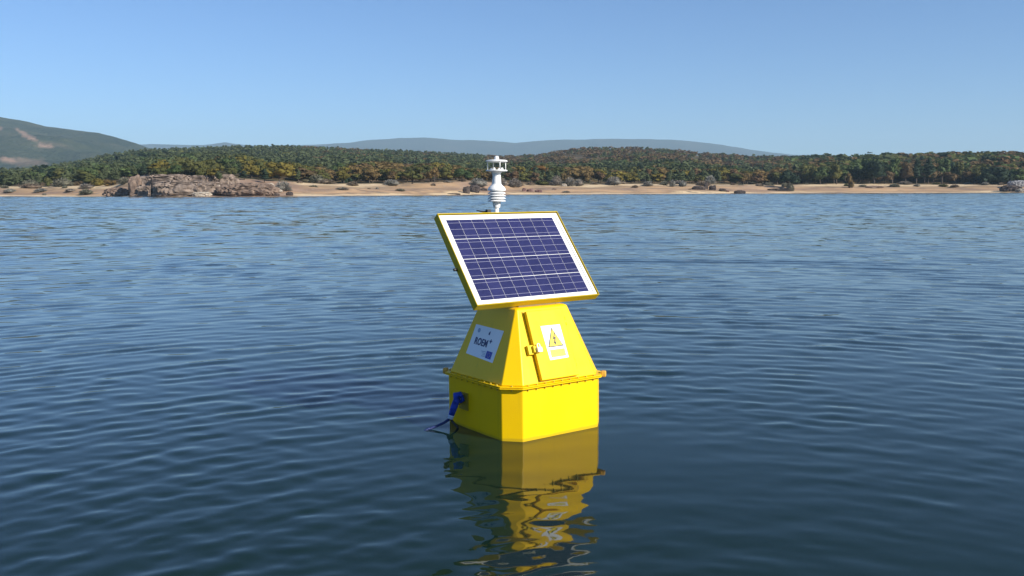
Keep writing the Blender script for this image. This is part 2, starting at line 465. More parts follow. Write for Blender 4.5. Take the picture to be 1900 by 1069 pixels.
def yellow_paint(name, col, rough=0.35, grime=True):
    m, t, b = mat(name)
    N, L = t.nodes, t.links
    b.inputs['Roughness'].default_value = rough
    b.inputs['Specular IOR Level'].default_value = 0.22
    tc = N.new('ShaderNodeTexCoord')
    n1 = N.new('ShaderNodeTexNoise'); n1.inputs['Scale'].default_value = 5; n1.inputs['Detail'].default_value = 8
    L.new(tc.outputs['Object'], n1.inputs['Vector'])
    mp = N.new('ShaderNodeMapping'); mp.inputs['Scale'].default_value = (30, 30, 3)
    L.new(tc.outputs['Object'], mp.inputs[0])
    n2 = N.new('ShaderNodeTexNoise'); n2.inputs['Scale'].default_value = 1; n2.inputs['Detail'].default_value = 6
    L.new(mp.outputs[0], n2.inputs['Vector'])
    r1 = N.new('ShaderNodeMapRange'); r1.inputs[1].default_value, r1.inputs[2].default_value = 0.35, 0.75
    r1.inputs[3].default_value, r1.inputs[4].default_value = 0.0, 0.16
    L.new(n1.outputs[0], r1.inputs[0])
    mx = N.new('ShaderNodeMix'); mx.data_type = 'RGBA'
    L.new(r1.outputs[0], mx.inputs[0]); mx.inputs[6].default_value = (*col, 1); mx.inputs[7].default_value = (col[0] * .8, col[1] * .72, col[2] * 1.5 + .01, 1)
    out = mx.outputs[2]
    if grime:
        r2 = N.new('ShaderNodeMapRange'); r2.inputs[1].default_value, r2.inputs[2].default_value = 0.60, 0.78
        r2.inputs[3].default_value, r2.inputs[4].default_value = 0.0, 0.22
        L.new(n2.outputs[0], r2.inputs[0])
        m2 = N.new('ShaderNodeMix'); m2.data_type = 'RGBA'
        L.new(r2.outputs[0], m2.inputs[0]); L.new(out, m2.inputs[6]); m2.inputs[7].default_value = (0.42, 0.30, 0.02, 1)
        out = m2.outputs[2]
    if grime:                                              # wet, slightly slimy band where the lake laps the hull
        sx = N.new('ShaderNodeSeparateXYZ'); L.new(tc.outputs['Object'], sx.inputs[0])
        wb = N.new('ShaderNodeMath'); wb.operation = 'MULTIPLY_ADD'; wb.inputs[1].default_value = -0.020; L.new(n1.outputs[0], wb.inputs[0]); L.new(sx.outputs[2], wb.inputs[2])
        r3 = N.new('ShaderNodeMapRange'); r3.interpolation_type = 'SMOOTHSTEP'
        r3.inputs[1].default_value, r3.inputs[2].default_value, r3.inputs[3].default_value, r3.inputs[4].default_value = -0.006, 0.006, 0.45, 0.0
        L.new(wb.outputs[0], r3.inputs[0])
        m3 = N.new('ShaderNodeMix'); m3.data_type = 'RGBA'
        L.new(r3.outputs[0], m3.inputs[0]); L.new(out, m3.inputs[6]); m3.inputs[7].default_value = (0.30, 0.22, 0.02, 1)
        out = m3.outputs[2]
    L.new(out, b.inputs['Base Color'])
    rr = N.new('ShaderNodeMapRange'); rr.inputs[3].default_value, rr.inputs[4].default_value = rough - .08, rough + .14
    L.new(n1.outputs[0], rr.inputs[0]); L.new(rr.outputs[0], b.inputs['Roughness'])
    n3 = N.new('ShaderNodeTexNoise'); n3.inputs['Scale'].default_value = 9; n3.inputs['Detail'].default_value = 2
    L.new(tc.outputs['Object'], n3.inputs['Vector'])
    bp = N.new('ShaderNodeBump'); bp.inputs['Strength'].default_value = 0.12; bp.inputs['Distance'].default_value = 0.01
    L.new(n3.outputs[0], bp.inputs['Height']); L.new(bp.outputs[0], b.inputs['Normal'])
    return m

M_YEL = yellow_paint('yellow_paint', (0.85, 0.535, 0.002))
M_YEL2 = yellow_paint('yellow_paint_tray', (0.74, 0.53, 0.008), 0.4)
M_TAN = simple('orange_steel', (0.66, 0.36, 0.05), 0.5, 0.0, 0.25, 40)
M_STEEL = simple('steel', (0.55, 0.56, 0.58), 0.3, 0.9)
M_BOLT = simple('dull_bolt', (0.50, 0.36, 0.03), 0.55, 0.0)
M_WHITE = simple('white_plastic', (0.80, 0.80, 0.78), 0.4, 0, 0.05, 20)
M_ALU = simple('white_frame', (0.82, 0.80, 0.74), 0.4, 0.0)
M_BACK = simple('white_backsheet', (0.80, 0.80, 0.80), 0.25, 0, 0.03, 12)
M_BUS = simple('busbar_silver', (0.42, 0.42, 0.55), 0.45, 0.2)
M_STICK = simple('white_vinyl', (0.78, 0.79, 0.80), 0.35)
M_PLATE = simple('white_plate', (0.80, 0.82, 0.86), 0.3)
M_NAVY = simple('navy_print', (0.012, 0.025, 0.12), 0.4)
M_BLUEP = simple('blue_print', (0.01, 0.03, 0.38), 0.4)
M_GREYP = simple('grey_blue_print', (0.28, 0.36, 0.52), 0.4)
M_STAR = simple('yellow_print', (0.8, 0.6, 0.05), 0.4)
M_BLACK = simple('black_print', (0.02, 0.02, 0.018), 0.4)
M_SIGNY = simple('sign_yellow', (0.80, 0.62, 0.02), 0.4)
M_SIGNY2 = simple('sign_yellow_panel', (0.74, 0.60, 0.05), 0.4)
M_ORANGE = simple('orange_print', (0.60, 0.30, 0.05), 0.4)
M_DARK = simple('dark_rubber', (0.03, 0.03, 0.032), 0.6)
M_ROPE = simple('blue_rope', (0.010, 0.050, 0.42), 0.7, 0, 0.45, 60, bump=0.6)
M_ROPEW = simple('wet_rope', (0.006, 0.022, 0.13), 0.5, 0, 0.4, 60, bump=0.6)

def cell_mat():
    m, t, b = mat('polycrystalline_silicon')
    N, L = t.nodes, t.links
    tc = N.new('ShaderNodeTexCoord'); oi = N.new('ShaderNodeObjectInfo')
    ad = N.new('ShaderNodeVectorMath'); L.new(tc.outputs['Object'], ad.inputs[0])
    cb = N.new('ShaderNodeCombineXYZ'); L.new(oi.outputs['Random'], cb.inputs[0])
    sc = N.new('ShaderNodeVectorMath'); sc.operation = 'SCALE'; sc.inputs['Scale'].default_value = 9; L.new(cb.outputs[0], sc.inputs[0])
    L.new(sc.outputs[0], ad.inputs[1])
    vo = N.new('ShaderNodeTexVoronoi'); vo.inputs['Scale'].default_value = 90
    L.new(ad.outputs[0], vo.inputs['Vector'])
    sep = N.new('ShaderNodeSeparateColor'); L.new(vo.outputs['Color'], sep.inputs[0])
    mx = N.new('ShaderNodeMath'); mx.operation = 'MULTIPLY_ADD'; L.new(oi.outputs['Random'], mx.inputs[0]); mx.inputs[1].default_value = 0.6
    m2 = N.new('ShaderNodeMath'); m2.operation = 'MULTIPLY'; m2.inputs[1].default_value = 0.4; L.new(sep.outputs[0], m2.inputs[0]); L.new(m2.outputs[0], mx.inputs[2])
    cr = N.new('ShaderNodeValToRGB'); L.new(mx.outputs[0], cr.inputs[0])
    cr.color_ramp.elements[0].color = (0.018, 0.020, 0.070, 1); cr.color_ramp.elements[1].color = (0.030, 0.032, 0.108, 1)
    L.new(cr.outputs[0], b.inputs['Base Color'])
    b.inputs['Roughness'].default_value = 0.22; b.inputs['Specular IOR Level'].default_value = 0.5
    return m
M_CELL = cell_mat()

def octagon(a, c, z):
    return [(-a + c, -a, z), (a - c, -a, z), (a, -a + c, z), (a, a - c, z), (a - c, a, z), (-a + c, a, z), (-a, a - c, z), (-a, -a + c, z)]

def loft(name, rings, cap=(True, True)):
    bm = bmesh.new()
    rr = [[bm.verts.new(p) for p in ring] for ring in rings]
    n = len(rr[0])
    for a, b in zip(rr, rr[1:]):
        for k in range(n): bm.faces.new((a[k], a[(k + 1) % n], b[(k + 1) % n], b[k]))
    if cap[0]: bm.faces.new(rr[0][::-1])
    if cap[1]: bm.faces.new(rr[-1])
    return mesh_bm(name, bm)

def face_matrix(side):
    p, q = AB - AT, ZT - ZF
    l = math.hypot(p, q); p /= l; q /= l
    if side == 'front': o, ex, ey, ez = (0, -AB, ZF), (1, 0, 0), (0, p, q), (0, -q, p)
    else: o, ex, ey, ez = (-AB, 0, ZF), (0, -1, 0), (p, 0, q), (-q, 0, p)
    return Matrix(((ex[0], ey[0], ez[0], o[0]), (ex[1], ey[1], ez[1], o[1]), (ex[2], ey[2], ez[2], o[2]), (0, 0, 0, 1)))

def flat(name, pts, z0, z1):
    """a plate of the outline pts between heights z0 and z1"""
    bm = bmesh.new()
    a = [bm.verts.new((x, y, z0)) for x, y in pts]; b = [bm.verts.new((x, y, z1)) for x, y in pts]
    n = len(pts)
    for k in range(n): bm.faces.new((a[k], a[(k + 1) % n], b[(k + 1) % n], b[k]))
    bm.faces.new(a[::-1]); bm.faces.new(b)
    return mesh_bm(name, bm)

def rect(cx, cy, w, h, rot=0.0):
    c, s = math.cos(rot), math.sin(rot)
    return [(cx + x * c - y * s, cy + x * s + y * c) for x, y in ((-w / 2, -h / 2), (w / 2, -h / 2), (w / 2, h / 2), (-w / 2, h / 2))]

def text_mesh(name, body, size, weight=0.0, depth=0.0006):
    cu = bpy.data.curves.new(name, 'FONT')
    cu.body = body; cu.size = size; cu.align_x = 'CENTER'; cu.align_y = 'CENTER'; cu.space_character = 1.1; cu.offset = weight; cu.extrude = depth
    ob = bpy.data.objects.new('lettering', cu); COL.objects.link(ob)
    dg = bpy.context.evaluated_depsgraph_get(); dg.update()
    me = bpy.data.meshes.new_from_object(ob.evaluated_get(dg))
    bpy.data.objects.remove(ob); bpy.data.curves.remove(cu)
    me.materials.clear()
    return me

def build_buoy():
    root = empty('data_buoy')
    tag(root, 'yellow float carrying a tilted solar panel and white weather sensor in the lake', 'buoy')
    root.matrix_world = (Matrix.Translation((0.055, 4.1879, 0)) @ Matrix.Rotation(TIPX, 4, 'X') @ Matrix.Rotation(TIPY, 4, 'Y') @ Matrix.Rotation(YAW, 4, 'Z'))
    hull = put('hull', loft('hull', [octagon(HALF, CUT, -0.38), octagon(HALF, CUT, ZF - 0.006)]), M_YEL, root); bevel(hull, 0.004)
    fl = put('rim_flange', loft('rim_flange', [octagon(HALF + 0.016, CUT + 0.006, ZF - 0.006), octagon(HALF + 0.016, CUT + 0.006, ZF - 0.001)]), M_YEL, root)
    tag(fl, 'yellow bolted flange under the housing'); bevel(fl, 0.0012, 1)
    fl2 = put('rim_flange', loft('rim_flange', [octagon(HALF + 0.013, CUT + 0.005, ZF + 0.0005), octagon(HALF + 0.013, CUT + 0.005, ZF + 0.005)]), M_YEL, root); bevel(fl2, 0.0012, 1)
    bm = bmesh.new()
    bm_lathe(bm, [(0.0030, -0.016), (0.0030, 0.006), (0.0050, 0.006), (0.0050, 0.0095), (0.0025, 0.0105)], 6)
    bm_lathe(bm, [(0.0050, -0.0105), (0.0050, -0.0066)], 6)
    bolt = mesh_bm('bolt', bm); bolt.materials.append(M_BOLT)
    rr = HALF + 0.0045
    spots = []
    for sgn in (-1, 1):
        for k in range(9):
            u = (k - 4) * 0.047
            spots += [(u, sgn * rr), (sgn * rr, u)]
        for s2 in (-1, 1): spots.append((sgn * (HALF - CUT / 2 + 0.003), s2 * (HALF - CUT / 2 + 0.003)))
    for x, y in spots:
        put('bolt', bolt, (), fl, Matrix.Translation((x, y, ZF)))
    # lifting lugs welded on three corners of the rim
    for sx, sy in ((1, -1), (-1, 1), (1, 1)):
        c = HALF - CUT / 2 + 0.016
        bm = bmesh.new(); bm_box(bm, -0.004, 0.020, -0.014, 0.014, -0.012, 0.016)
        lug = put('lifting_lug', mesh_bm('lifting_lug', bm), M_TAN, root, Matrix.Translation((sx * (c - 0.004), sy * (c - 0.004), ZF)) @ Matrix.Rotation(math.atan2(sy, sx), 4, 'Z'))
        bevel(lug, 0.005)
    h = put('housing', loft('housing', [octagon(AB, CB, ZF + 0.0055), octagon(AB - 0.001, CB, ZF + 0.01), octagon(AT, CT, ZT), octagon(AT - 0.012, CT, ZT + 0.006)]), M_YEL, root)
    bevel(h, 0.005, 3)
    # door on the sunny face
    fm = face_matrix('front')
    door = put('door', flat('door', [(-0.117, 0.014), (0.094, 0.014), (0.090, 0.331), (-0.117, 0.331)], -0.004, 0.026), M_YEL, root, fm); bevel(door, 0.003)
    seal = put('door_seal', flat('door_seal', [(-0.1215, 0.0105), (0.0985, 0.0105), (0.0945, 0.3345), (-0.1215, 0.3345)], -0.003, 0.006), M_YEL2, door)
    # hasp with padlock on the door's left edge
    bm = bmesh.new(); bm_box(bm, -0.149, -0.118, 0.135, 0.178, -0.002, 0.020); bm_box(bm, -0.128, -0.1005, 0.141, 0.172, 0.0205, 0.0335)
    hp = put('hasp', mesh_bm('hasp', bm), M_YEL2, door); bevel(hp, 0.002)
    bm = bmesh.new(); bm_box(bm, -0.116, -0.092, 0.138, 0.160, 0.034, 0.048)
    bm_tube(bm, [(-0.111, 0.160, 0.041), (-0.111, 0.172, 0.041), (-0.1075, 0.177, 0.041), (-0.1005, 0.177, 0.041), (-0.097, 0.172, 0.041), (-0.097, 0.160, 0.041)], 0.0025, 6)
    pl = put('padlock', mesh_bm('padlock', bm), simple('padlock_silver', (0.80, 0.78, 0.76), 0.35, 0.3), door); bevel(pl, 0.002)
    for yy in (0.075, 0.27):
        bm = bmesh.new(); bm_tube(bm, [(0.099, yy - 0.02, 0.012), (0.099, yy + 0.02, 0.012)], 0.0055, 8)
        put('hinge', mesh_bm('hinge', bm, True), M_YEL2, door)
    # electrical warning sign
    ang = -0.012
    sg = put('warning_sign', flat('warning_sign', [(-0.0573, 0.2563), (-0.0485, 0.0981), (0.0590, 0.1000), (0.0535, 0.2551)][::-1], 0.0262, 0.0272), M_STICK, root, fm)
    tag(sg, 'white sign with a yellow lightning warning triangle')
    tri_o = [(-0.043, 0.1555), (0.0455, 0.1555), (0.001, 0.2450)]
    tri_i = [(-0.0355, 0.1597), (0.0382, 0.1597), (0.001, 0.2365)]
    put('triangle', flat('triangle', tri_o, 0.0274, 0.0280), M_BLACK, sg)
    put('triangle_fill', flat('triangle_fill', tri_i, 0.0282, 0.0288), M_SIGNY, sg)
    bolt_pts = [(0.0085, 0.2190), (-0.0085, 0.1890), (0.0015, 0.1915), (-0.0045, 0.1760), (-0.0085, 0.1770), (0.0012, 0.1620), (0.0085, 0.1780), (0.0035, 0.1768), (0.0120, 0.2010), (0.0035, 0.1985), (0.0130, 0.2190)]
    put('lightning_bolt', flat('lightning_bolt', bolt_pts, 0.0290, 0.0294), M_BLACK, sg)
    put('caption_panel', flat('caption_panel', rect(0.0050, 0.1265, 0.083, 0.034), 0.0274, 0.0280), M_SIGNY2, sg)
    bm = bmesh.new()
    for row, yy in enumerate((0.1345, 0.1245)):
        x = -0.026
        while x < 0.034:
            w = 0.003 + 0.004 * random.random()
            bm_box(bm, x, x + w, yy - 0.0026, yy + 0.0026, 0.0282, 0.0286); x += w + 0.0022
    put('caption_print', mesh_bm('caption_print', bm), M_ORANGE, sg)
    # information plate on the shaded face
    lm = face_matrix('left')
    pt = put('info_plate', flat('info_plate', [(-0.1281, 0.1085), (0.0960, 0.0925), (0.1083, 0.2440), (-0.1170, 0.2520)], 0.0, 0.003), M_PLATE, root, lm)
    tag(pt, 'white plate lettered in navy on the shaded face')
    put('lettering', text_mesh('lettering', 'ROEM', 0.046, 0.0014), M_NAVY, pt, Matrix.Translation((-0.035, 0.172, 0.0036)) @ Matrix.Rotation(-0.045, 4, 'Z') @ Matrix.Diagonal((0.82, 1, 1, 1)))
    put('plus_mark', text_mesh('plus_mark', '+', 0.036, 0.001), M_NAVY, pt, Matrix.Translation((0.037, 0.184, 0.0036)) @ Matrix.Rotation(-0.045, 4, 'Z'))
    put('flag', flat('flag', rect(0.052, 0.123, 0.044, 0.034, -0.05), 0.0031, 0.0038), M_BLUEP, pt)
    bm = bmesh.new()
    for k in range(12):
        a = k * math.pi / 6
        bm_lathe(bm, [(0.0013, 0.0039), (0.0013, 0.0042)], 5, (0.052 + 0.0105 * math.cos(a), 0.123 + 0.0105 * math.sin(a), 0))
    put('flag_stars', mesh_bm('flag_stars', bm), M_STAR, pt)
    bm = bmesh.new()
    for yy, x0, x1 in ((0.134, -0.012, 0.024), (0.127, -0.005, 0.024), (0.120, 0.004, 0.024), (0.113, -0.002, 0.024)):
        x = x0
        while x < x1:
            w = 0.003 + 0.003 * random.random(); bm_box(bm, x, x + w, yy - 0.0016, yy + 0.0016, 0.0031, 0.0036); x += w + 0.0018
    put('small_print', mesh_bm('small_print', bm), M_GREYP, pt)
    bm = bmesh.new(); bm_lathe(bm, [(0.011, 0.0031), (0.011, 0.0036)], 20, (-0.078, 0.226, 0)); put('round_emblem', mesh_bm('round_emblem', bm), M_GREYP, pt)
    put('emblem', flat('emblem', [(0.005, 0.213), (0.015, 0.213), (0.014, 0.231), (0.008, 0.228), (0.003, 0.222)], 0.0031, 0.0036), M_NAVY, pt)

    # ---- solar panel in its yellow tray, leaning back
    PT, PBW, PBZ = 0.6794, -0.1377, 0.5911
    s, c = math.sin(PT), math.cos(PT)
    pm = Matrix(((1, 0, 0, 0.0015), (0, s, -c, PBW), (0, c, s, PBZ), (0, 0, 0, 1)))
    W2, HH = 0.3525, 0.510
    tray = put('solar_panel', mesh_bm('solar_panel', tray_bm(W2, HH)), M_YEL2, root, pm); bevel(tray, 0.0012, 1)
    tag(tray, 'solar panel of 36 blue cells in a yellow tray')
    bm = bmesh.new()
    x1, y0, y1, w = W2 - 0.0085, 0.0085, HH - 0.0085, 0.013
    for b in ((-x1, x1, y0, y0 + w), (-x1, x1, y1 - w, y1), (-x1, -x1 + w, y0 + w + .0004, y1 - w - .0004), (x1 - w, x1, y0 + w + .0004, y1 - w - .0004)):
        bm_box(bm, *b, -0.02, -0.0015)
    put('frame', mesh_bm('frame', bm), M_ALU, tray)
    put('backsheet', box_mesh('backsheet', -x1 + w, x1 - w, y0 + w, y1 - w, -0.012, -0.006), M_BACK, tray)
    cx0, cx1, cy0, cy1 = -0.3140, 0.3075, 0.0300, 0.4770
    gx, gy = 0.0016, 0.0027
    cw, chh = (cx1 - cx0 - 8 * gx) / 9, (cy1 - cy0 - 3 * gy) / 4
    cell = box_mesh('solar_cell', 0, cw, 0, chh, -0.006, -0.0052); cell.materials.append(M_CELL)
    bm = bmesh.new()
    for iy in range(4):
        for ix in range(9):
            put('solar_cell', cell, (), tray, Matrix.Translation((cx0 + ix * (cw + gx), cy0 + iy * (chh + gy), 0)))
        for q in (1 / 6, 0.5, 5 / 6):
            yy = cy0 + iy * (chh + gy) + q * chh
            bm_box(bm, cx0 + 0.001, cx1 - 0.001, yy - 0.0005, yy + 0.0005, -0.0052, -0.0047)
    put('busbar', mesh_bm('busbar', bm), M_BUS, tray)
    # carrier between housing and panel
    bm = bmesh.new()
    bm_box(bm, -0.11, 0.11, -0.115, 0.10, ZT + 0.0065, ZT + 0.012)
    for x in (-0.10, 0.10):
        bm_box(bm, x - 0.015, x + 0.015, -0.112, -0.092, ZT + 0.0125, ZT + 0.022)
        bm_box(bm, x - 0.015, x + 0.015, 0.075, 0.095, ZT + 0.0125, ZT + 0.232)
    put('panel_bracket', mesh_bm('panel_bracket', bm), simple('bracket_brown', (0.20, 0.15, 0.08), 0.6, 0.3), root)
    bm = bmesh.new(); bm_tube(bm, [(-W2 + 0.02, 0.215, -0.028), (-W2 - 0.016, 0.215, -0.028)], 0.007, 8)
    put('tilt_bolt', mesh_bm('tilt_bolt', bm), M_DARK, tray)

    # ---- weather sensor on its mast
    mast_top = 1.012
    px_, py_ = -0.012, 0.205
    ws = put('weather_station', tube_mesh('weather_station', [(0, 0, ZT - 0.12), (0, 0, mast_top + 0.012)], 0.0105, 16), M_WHITE, root, Matrix.Translation((px_, py_, 0)) @ Matrix.Rotation(0.012, 4, 'Y'))
    tag(ws, 'white compact weather sensor on a short mast')
    put('mast_bracket', box_mesh('mast_bracket', px_ - 0.02, px_ + 0.02, 0.165, 0.22, ZT - 0.06, ZT - 0.052), M_STEEL, root)
    put('mast_bracket', box_mesh('mast_bracket', px_ - 0.02, px_ + 0.02, 0.055, 0.22, 0.73, 0.738), M_STEEL, root)
    z = mast_top
    put('collar', lathe_mesh('collar', [(0.0160, z), (0.0172, z + 0.008), (0.0200, z + 0.026), (0.0205, z + 0.032)]), M_WHITE, ws)
    z += 0.0335
    for k in range(4):
        put('shield_plate', lathe_mesh('shield_plate', [(0.022, z + 0.003), (0.0425, z - 0.0045), (0.044, z - 0.003), (0.044, z - 0.001), (0.030, z + 0.007), (0.022, z + 0.007)], 32), M_WHITE, ws)
        z += 0.0125
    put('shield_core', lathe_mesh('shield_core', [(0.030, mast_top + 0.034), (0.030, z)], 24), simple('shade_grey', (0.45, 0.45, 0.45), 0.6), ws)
    dome = put('shield_cap', lathe_mesh('shield_cap', [(0.022, z - 0.002), (0.044, z - 0.002), (0.0435, z + 0.006), (0.037, z + 0.015), (0.027, z + 0.0245), (0.0225, z + 0.030)], 32), M_WHITE, ws)
    z += 0.0305
    put('neck', lathe_mesh('neck', [(0.0220, z - 0.003), (0.0215, z + 0.012), (0.0195, z + 0.032), (0.0200, z + 0.044), (0.0235, z + 0.053), (0.030, z + 0.058)], 32), M_WHITE, ws)
    z += 0.0585
    put('lower_disc', lathe_mesh('lower_disc', [(0.030, z - 0.001), (0.050, z + 0.001), (0.0525, z + 0.004), (0.051, z + 0.0075), (0.015, z + 0.009)], 36), M_WHITE, ws)
    for k in range(4):
        a = R(30 + 90 * k)
        put('transducer', lathe_mesh('transducer', [(0.0065, 0), (0.0065, 0.006), (0.0045, 0.010), (0.0, 0.0115)], 14), M_WHITE, ws, Matrix.Translation((0.028 * math.cos(a), 0.028 * math.sin(a), z + 0.0078)))
    for k in range(4):
        a = R(-15 + 90 * k)
        p = (0.046 * math.cos(a), 0.046 * math.sin(a))
        put('post', tube_mesh('post', [(p[0], p[1], z + 0.007), (p[0], p[1], z + 0.047)], 0.0021, 8), M_WHITE, ws)
    z += 0.0475
    put('upper_disc', lathe_mesh('upper_disc', [(0.046, z - 0.002), (0.0525, z), (0.0525, z + 0.004), (0.046, z + 0.0075), (0.012, z + 0.0105)], 36), M_WHITE, ws)
    z += 0.0108
    put('cap', lathe_mesh('cap', [(0.0115, z), (0.0110, z + 0.010), (0.0075, z + 0.0155), (0.0, z + 0.017)], 20), M_WHITE, ws)
    bm = bmesh.new()
    bm_tube(bm, [(-0.075, 0.045, 0), (-0.052, 0.028, -0.006), (-0.030, 0.012, -0.010), (-0.02, 0.006, -0.022)], [0.003, 0.004, 0.007, 0.007], 8)
    bm_box(bm, -0.040, -0.020, 0.002, 0.020, -0.022, 0.004)
    put('cable_clamp', mesh_bm('cable_clamp', bm), M_DARK, root, Matrix.Translation((px_, py_, mast_top - 0.012)))
    # mooring eye welded to the shaded side
    bm = bmesh.new()
    bm_box(bm, -HALF - 0.006, -HALF + 0.001, 0.045, 0.118, 0.085, 0.165)
    n = 14
    pts = [(-HALF - 0.006 - 0.017 + 0.017 * math.cos(2 * math.pi * k / n), 0.082, 0.135 + 0.021 * math.sin(2 * math.pi * k / n)) for k in range(n + 1)]
    bm_tube(bm, pts, 0.0048, 7)
    put('mooring_eye', mesh_bm('mooring_eye', bm), simple('olive_eye', (0.36, 0.25, 0.02), 0.5, 0.2), root)
    return root

def tray_bm(W2, HH):
    bm = bmesh.new()
    e = 0.0038
    for b in ((-W2, W2, 0, e), (-W2, W2, HH - e, HH), (-W2, -W2 + e, e + .0003, HH - e - .0003), (W2 - e, W2, e + .0003, HH - e - .0003)):
        bm_box(bm, *b, -0.036, 0.0045)
    bm_box(bm, -W2 + e, W2 - e, e, HH - e, -0.0355, -0.031)
    return bm
BUOY = build_buoy()

# ------------------------------------------------------------------ mooring rope
def build_rope():
    W = BUOY.matrix_world
    root = empty('mooring_rope', W @ Vector((-HALF - 0.02, 0.082, 0.135)))
    tag(root, 'blue mooring rope hanging from the float into the water', 'rope')
    inv = Matrix.Translation(-root.location)
    def w(p): return inv @ (W @ Vector(p))
    eye = (-HALF - 0.040, 0.082, 0.137)
    end = (-HALF - 0.062, 0.108, 0.045)
    bm = bmesh.new()
    bm_tube(bm, [w((-HALF - 0.024, 0.062, 0.150)), w((-HALF - 0.034, 0.066, 0.162)), w((-HALF - 0.046, 0.080, 0.160)), w(eye), w((-HALF - 0.050, 0.093, 0.100)), w(end)], [0.010, 0.0135, 0.015, 0.0165, 0.0165, 0.0125], 10)
    put('sleeve', mesh_bm('sleeve', bm, True), M_ROPE, root)
    bm = bmesh.new()
    bm_tube(bm, [w((-HALF - 0.026, 0.062, 0.152)), w((-HALF - 0.012, 0.074, 0.132)), w((-HALF - 0.026, 0.092, 0.116)), w((-HALF - 0.046, 0.094, 0.112))], 0.0085, 8)
    put('loop', mesh_bm('loop', bm, True), M_ROPE, root)
    e = w(end)
    for k, r_ in ((0.0, 0.015), (0.10, 0.0135)):
        p = Vector(w((-HALF - 0.050, 0.093, 0.100))).lerp(e, 0.74 + k * 1.6)
        d = (e - Vector(w((-HALF - 0.050, 0.093, 0.100)))).normalized()
        put('whipping', tube_mesh('whipping', [p - d * 0.005, p + d * 0.005], r_, 10), simple('pale_twine', (0.45, 0.55, 0.72), 0.6), root)
    tail = [end, (-HALF - 0.090, 0.122, 0.026), (-HALF - 0.130, 0.134, 0.012), (-0.4500, 0.1418, 0.003), (-0.475, 0.146, -0.010), (-0.50, 0.16, -0.08)]
    bm = bmesh.new(); bm_tube(bm, [w(p) for p in tail], [0.0075, 0.0062, 0.006, 0.006, 0.006, 0.006], 8)
    put('tail', mesh_bm('tail', bm, True), M_ROPEW, root)
    bm = bmesh.new(); bm_tube(bm, [w(end), w((-HALF - 0.050, 0.098, 0.026)), w((-HALF - 0.036, 0.088, 0.006)), w((-HALF - 0.03, 0.08, -0.06))], 0.0055, 8)
    put('tether', mesh_bm('tether', bm, True), M_DARK, root)
build_rope()

# ------------------------------------------------------------------ vegetation
def leafy(g, lobes, n, size, flat_=0.0, droop=0.0, core=True):
    """crown of leaf clumps spread through and over a set of lobes (centre, radii); returns V, F (quads)"""
    w = np.array([l[1][0] * l[1][2] for l in lobes]); w = w / w.sum()
    idx = g.choice(len(lobes), n, p=w)
    c = np.array([l[0] for l in lobes])[idx]; rad = np.array([l[1] for l in lobes])[idx]
    d = g.normal(size=(n, 3)); d /= np.linalg.norm(d, axis=1)[:, None]
    d[:, 2] = np.where(d[:, 2] < -0.5, -d[:, 2], d[:, 2])
    rr = g.uniform(0.62, 1.08, n)[:, None]
    p = c + d * rad * rr
    nrm = d / rad; nrm /= np.linalg.norm(nrm, axis=1)[:, None]
    nrm = nrm + g.normal(size=(n, 3)) * 0.42; nrm /= np.linalg.norm(nrm, axis=1)[:, None]
    t = np.cross(nrm, g.normal(size=(n, 3))); t /= np.linalg.norm(t, axis=1)[:, None]
    b = np.cross(nrm, t)
    sz = size * g.uniform(0.55, 1.35, n)[:, None]
    sk = g.uniform(0.5, 1.0, (n, 4, 1))
    V = np.stack([p - t * sz * sk[:, 0], p - b * sz * sk[:, 1] * 0.8, p + t * sz * sk[:, 2], p + b * sz * sk[:, 3] * 0.8], 1) + nrm[:, None, :] * (g.uniform(-0.3, 0.3, (n, 4, 1)) * sz[:, None, :])
    V = V.reshape(-1, 3)
    F = np.arange(n * 4).reshape(-1, 4)
    if core:
        k = 0; extraV, extraF = [], []
        for cc, rd in lobes:                               # coarse inner mass of each lobe
            nu, nv = 7, 4
            vv = []
            for i in range(nv + 1):
                th = math.pi * i / nv
                for j in range(nu):
                    ph = 2 * math.pi * j / nu
                    q = g.uniform(0.62, 0.82)
                    vv.append((cc[0] + rd[0] * q * math.sin(th) * math.cos(ph), cc[1] + rd[1] * q * math.sin(th) * math.sin(ph), cc[2] + rd[2] * q * math.cos(th)))
            base = len(V) + sum(len(a) for a in extraV)
            for i in range(nv):
                for j in range(nu):
                    extraF.append((base + i * nu + j, base + (i + 1) * nu + j, base + (i + 1) * nu + (j + 1) % nu, base + i * nu + (j + 1) % nu))
            extraV.append(np.array(vv))
        V = np.vstack([V] + extraV); F = np.vstack([F, np.array(extraF)])
    return V, F

def lobes_for(g, kind):
    L = []
    if kind == 'pine':
        h = 0.0
        for zc, rd in ((0.34, 0.26), (0.50, 0.25), (0.66, 0.20), (0.80, 0.14), (0.91, 0.08)):
            for _ in range(2 if zc < 0.75 else 1):
                a = g.uniform(0, 6.28); o = rd * g.uniform(0.1, 0.5)
                L.append(((o * math.cos(a), o * math.sin(a), zc), (rd * g.uniform(.75, 1.1), rd * g.uniform(.75, 1.1), 0.13)))
    elif kind == 'oak':
        for _ in range(9):
            a = g.uniform(0, 6.28); o = g.uniform(0.05, 0.30); zc = g.uniform(0.30, 0.80)
            o *= math.sqrt(max(0.1, 1 - ((zc - 0.5) / 0.45) ** 2))
            r_ = g.uniform(0.16, 0.26)
            L.append(((o * math.cos(a), o * math.sin(a), zc), (r_, r_, r_ * g.uniform(.7, .95))))
    elif kind == 'bush':
        for _ in range(7):
            a = g.uniform(0, 6.28); o = g.uniform(0.05, 0.30); zc = g.uniform(0.18, 0.66)
            r_ = g.uniform(0.18, 0.28)
            L.append(((o * math.cos(a), o * math.sin(a), zc), (r_, r_, min(r_ * 1.1, zc + 0.05))))
    return L

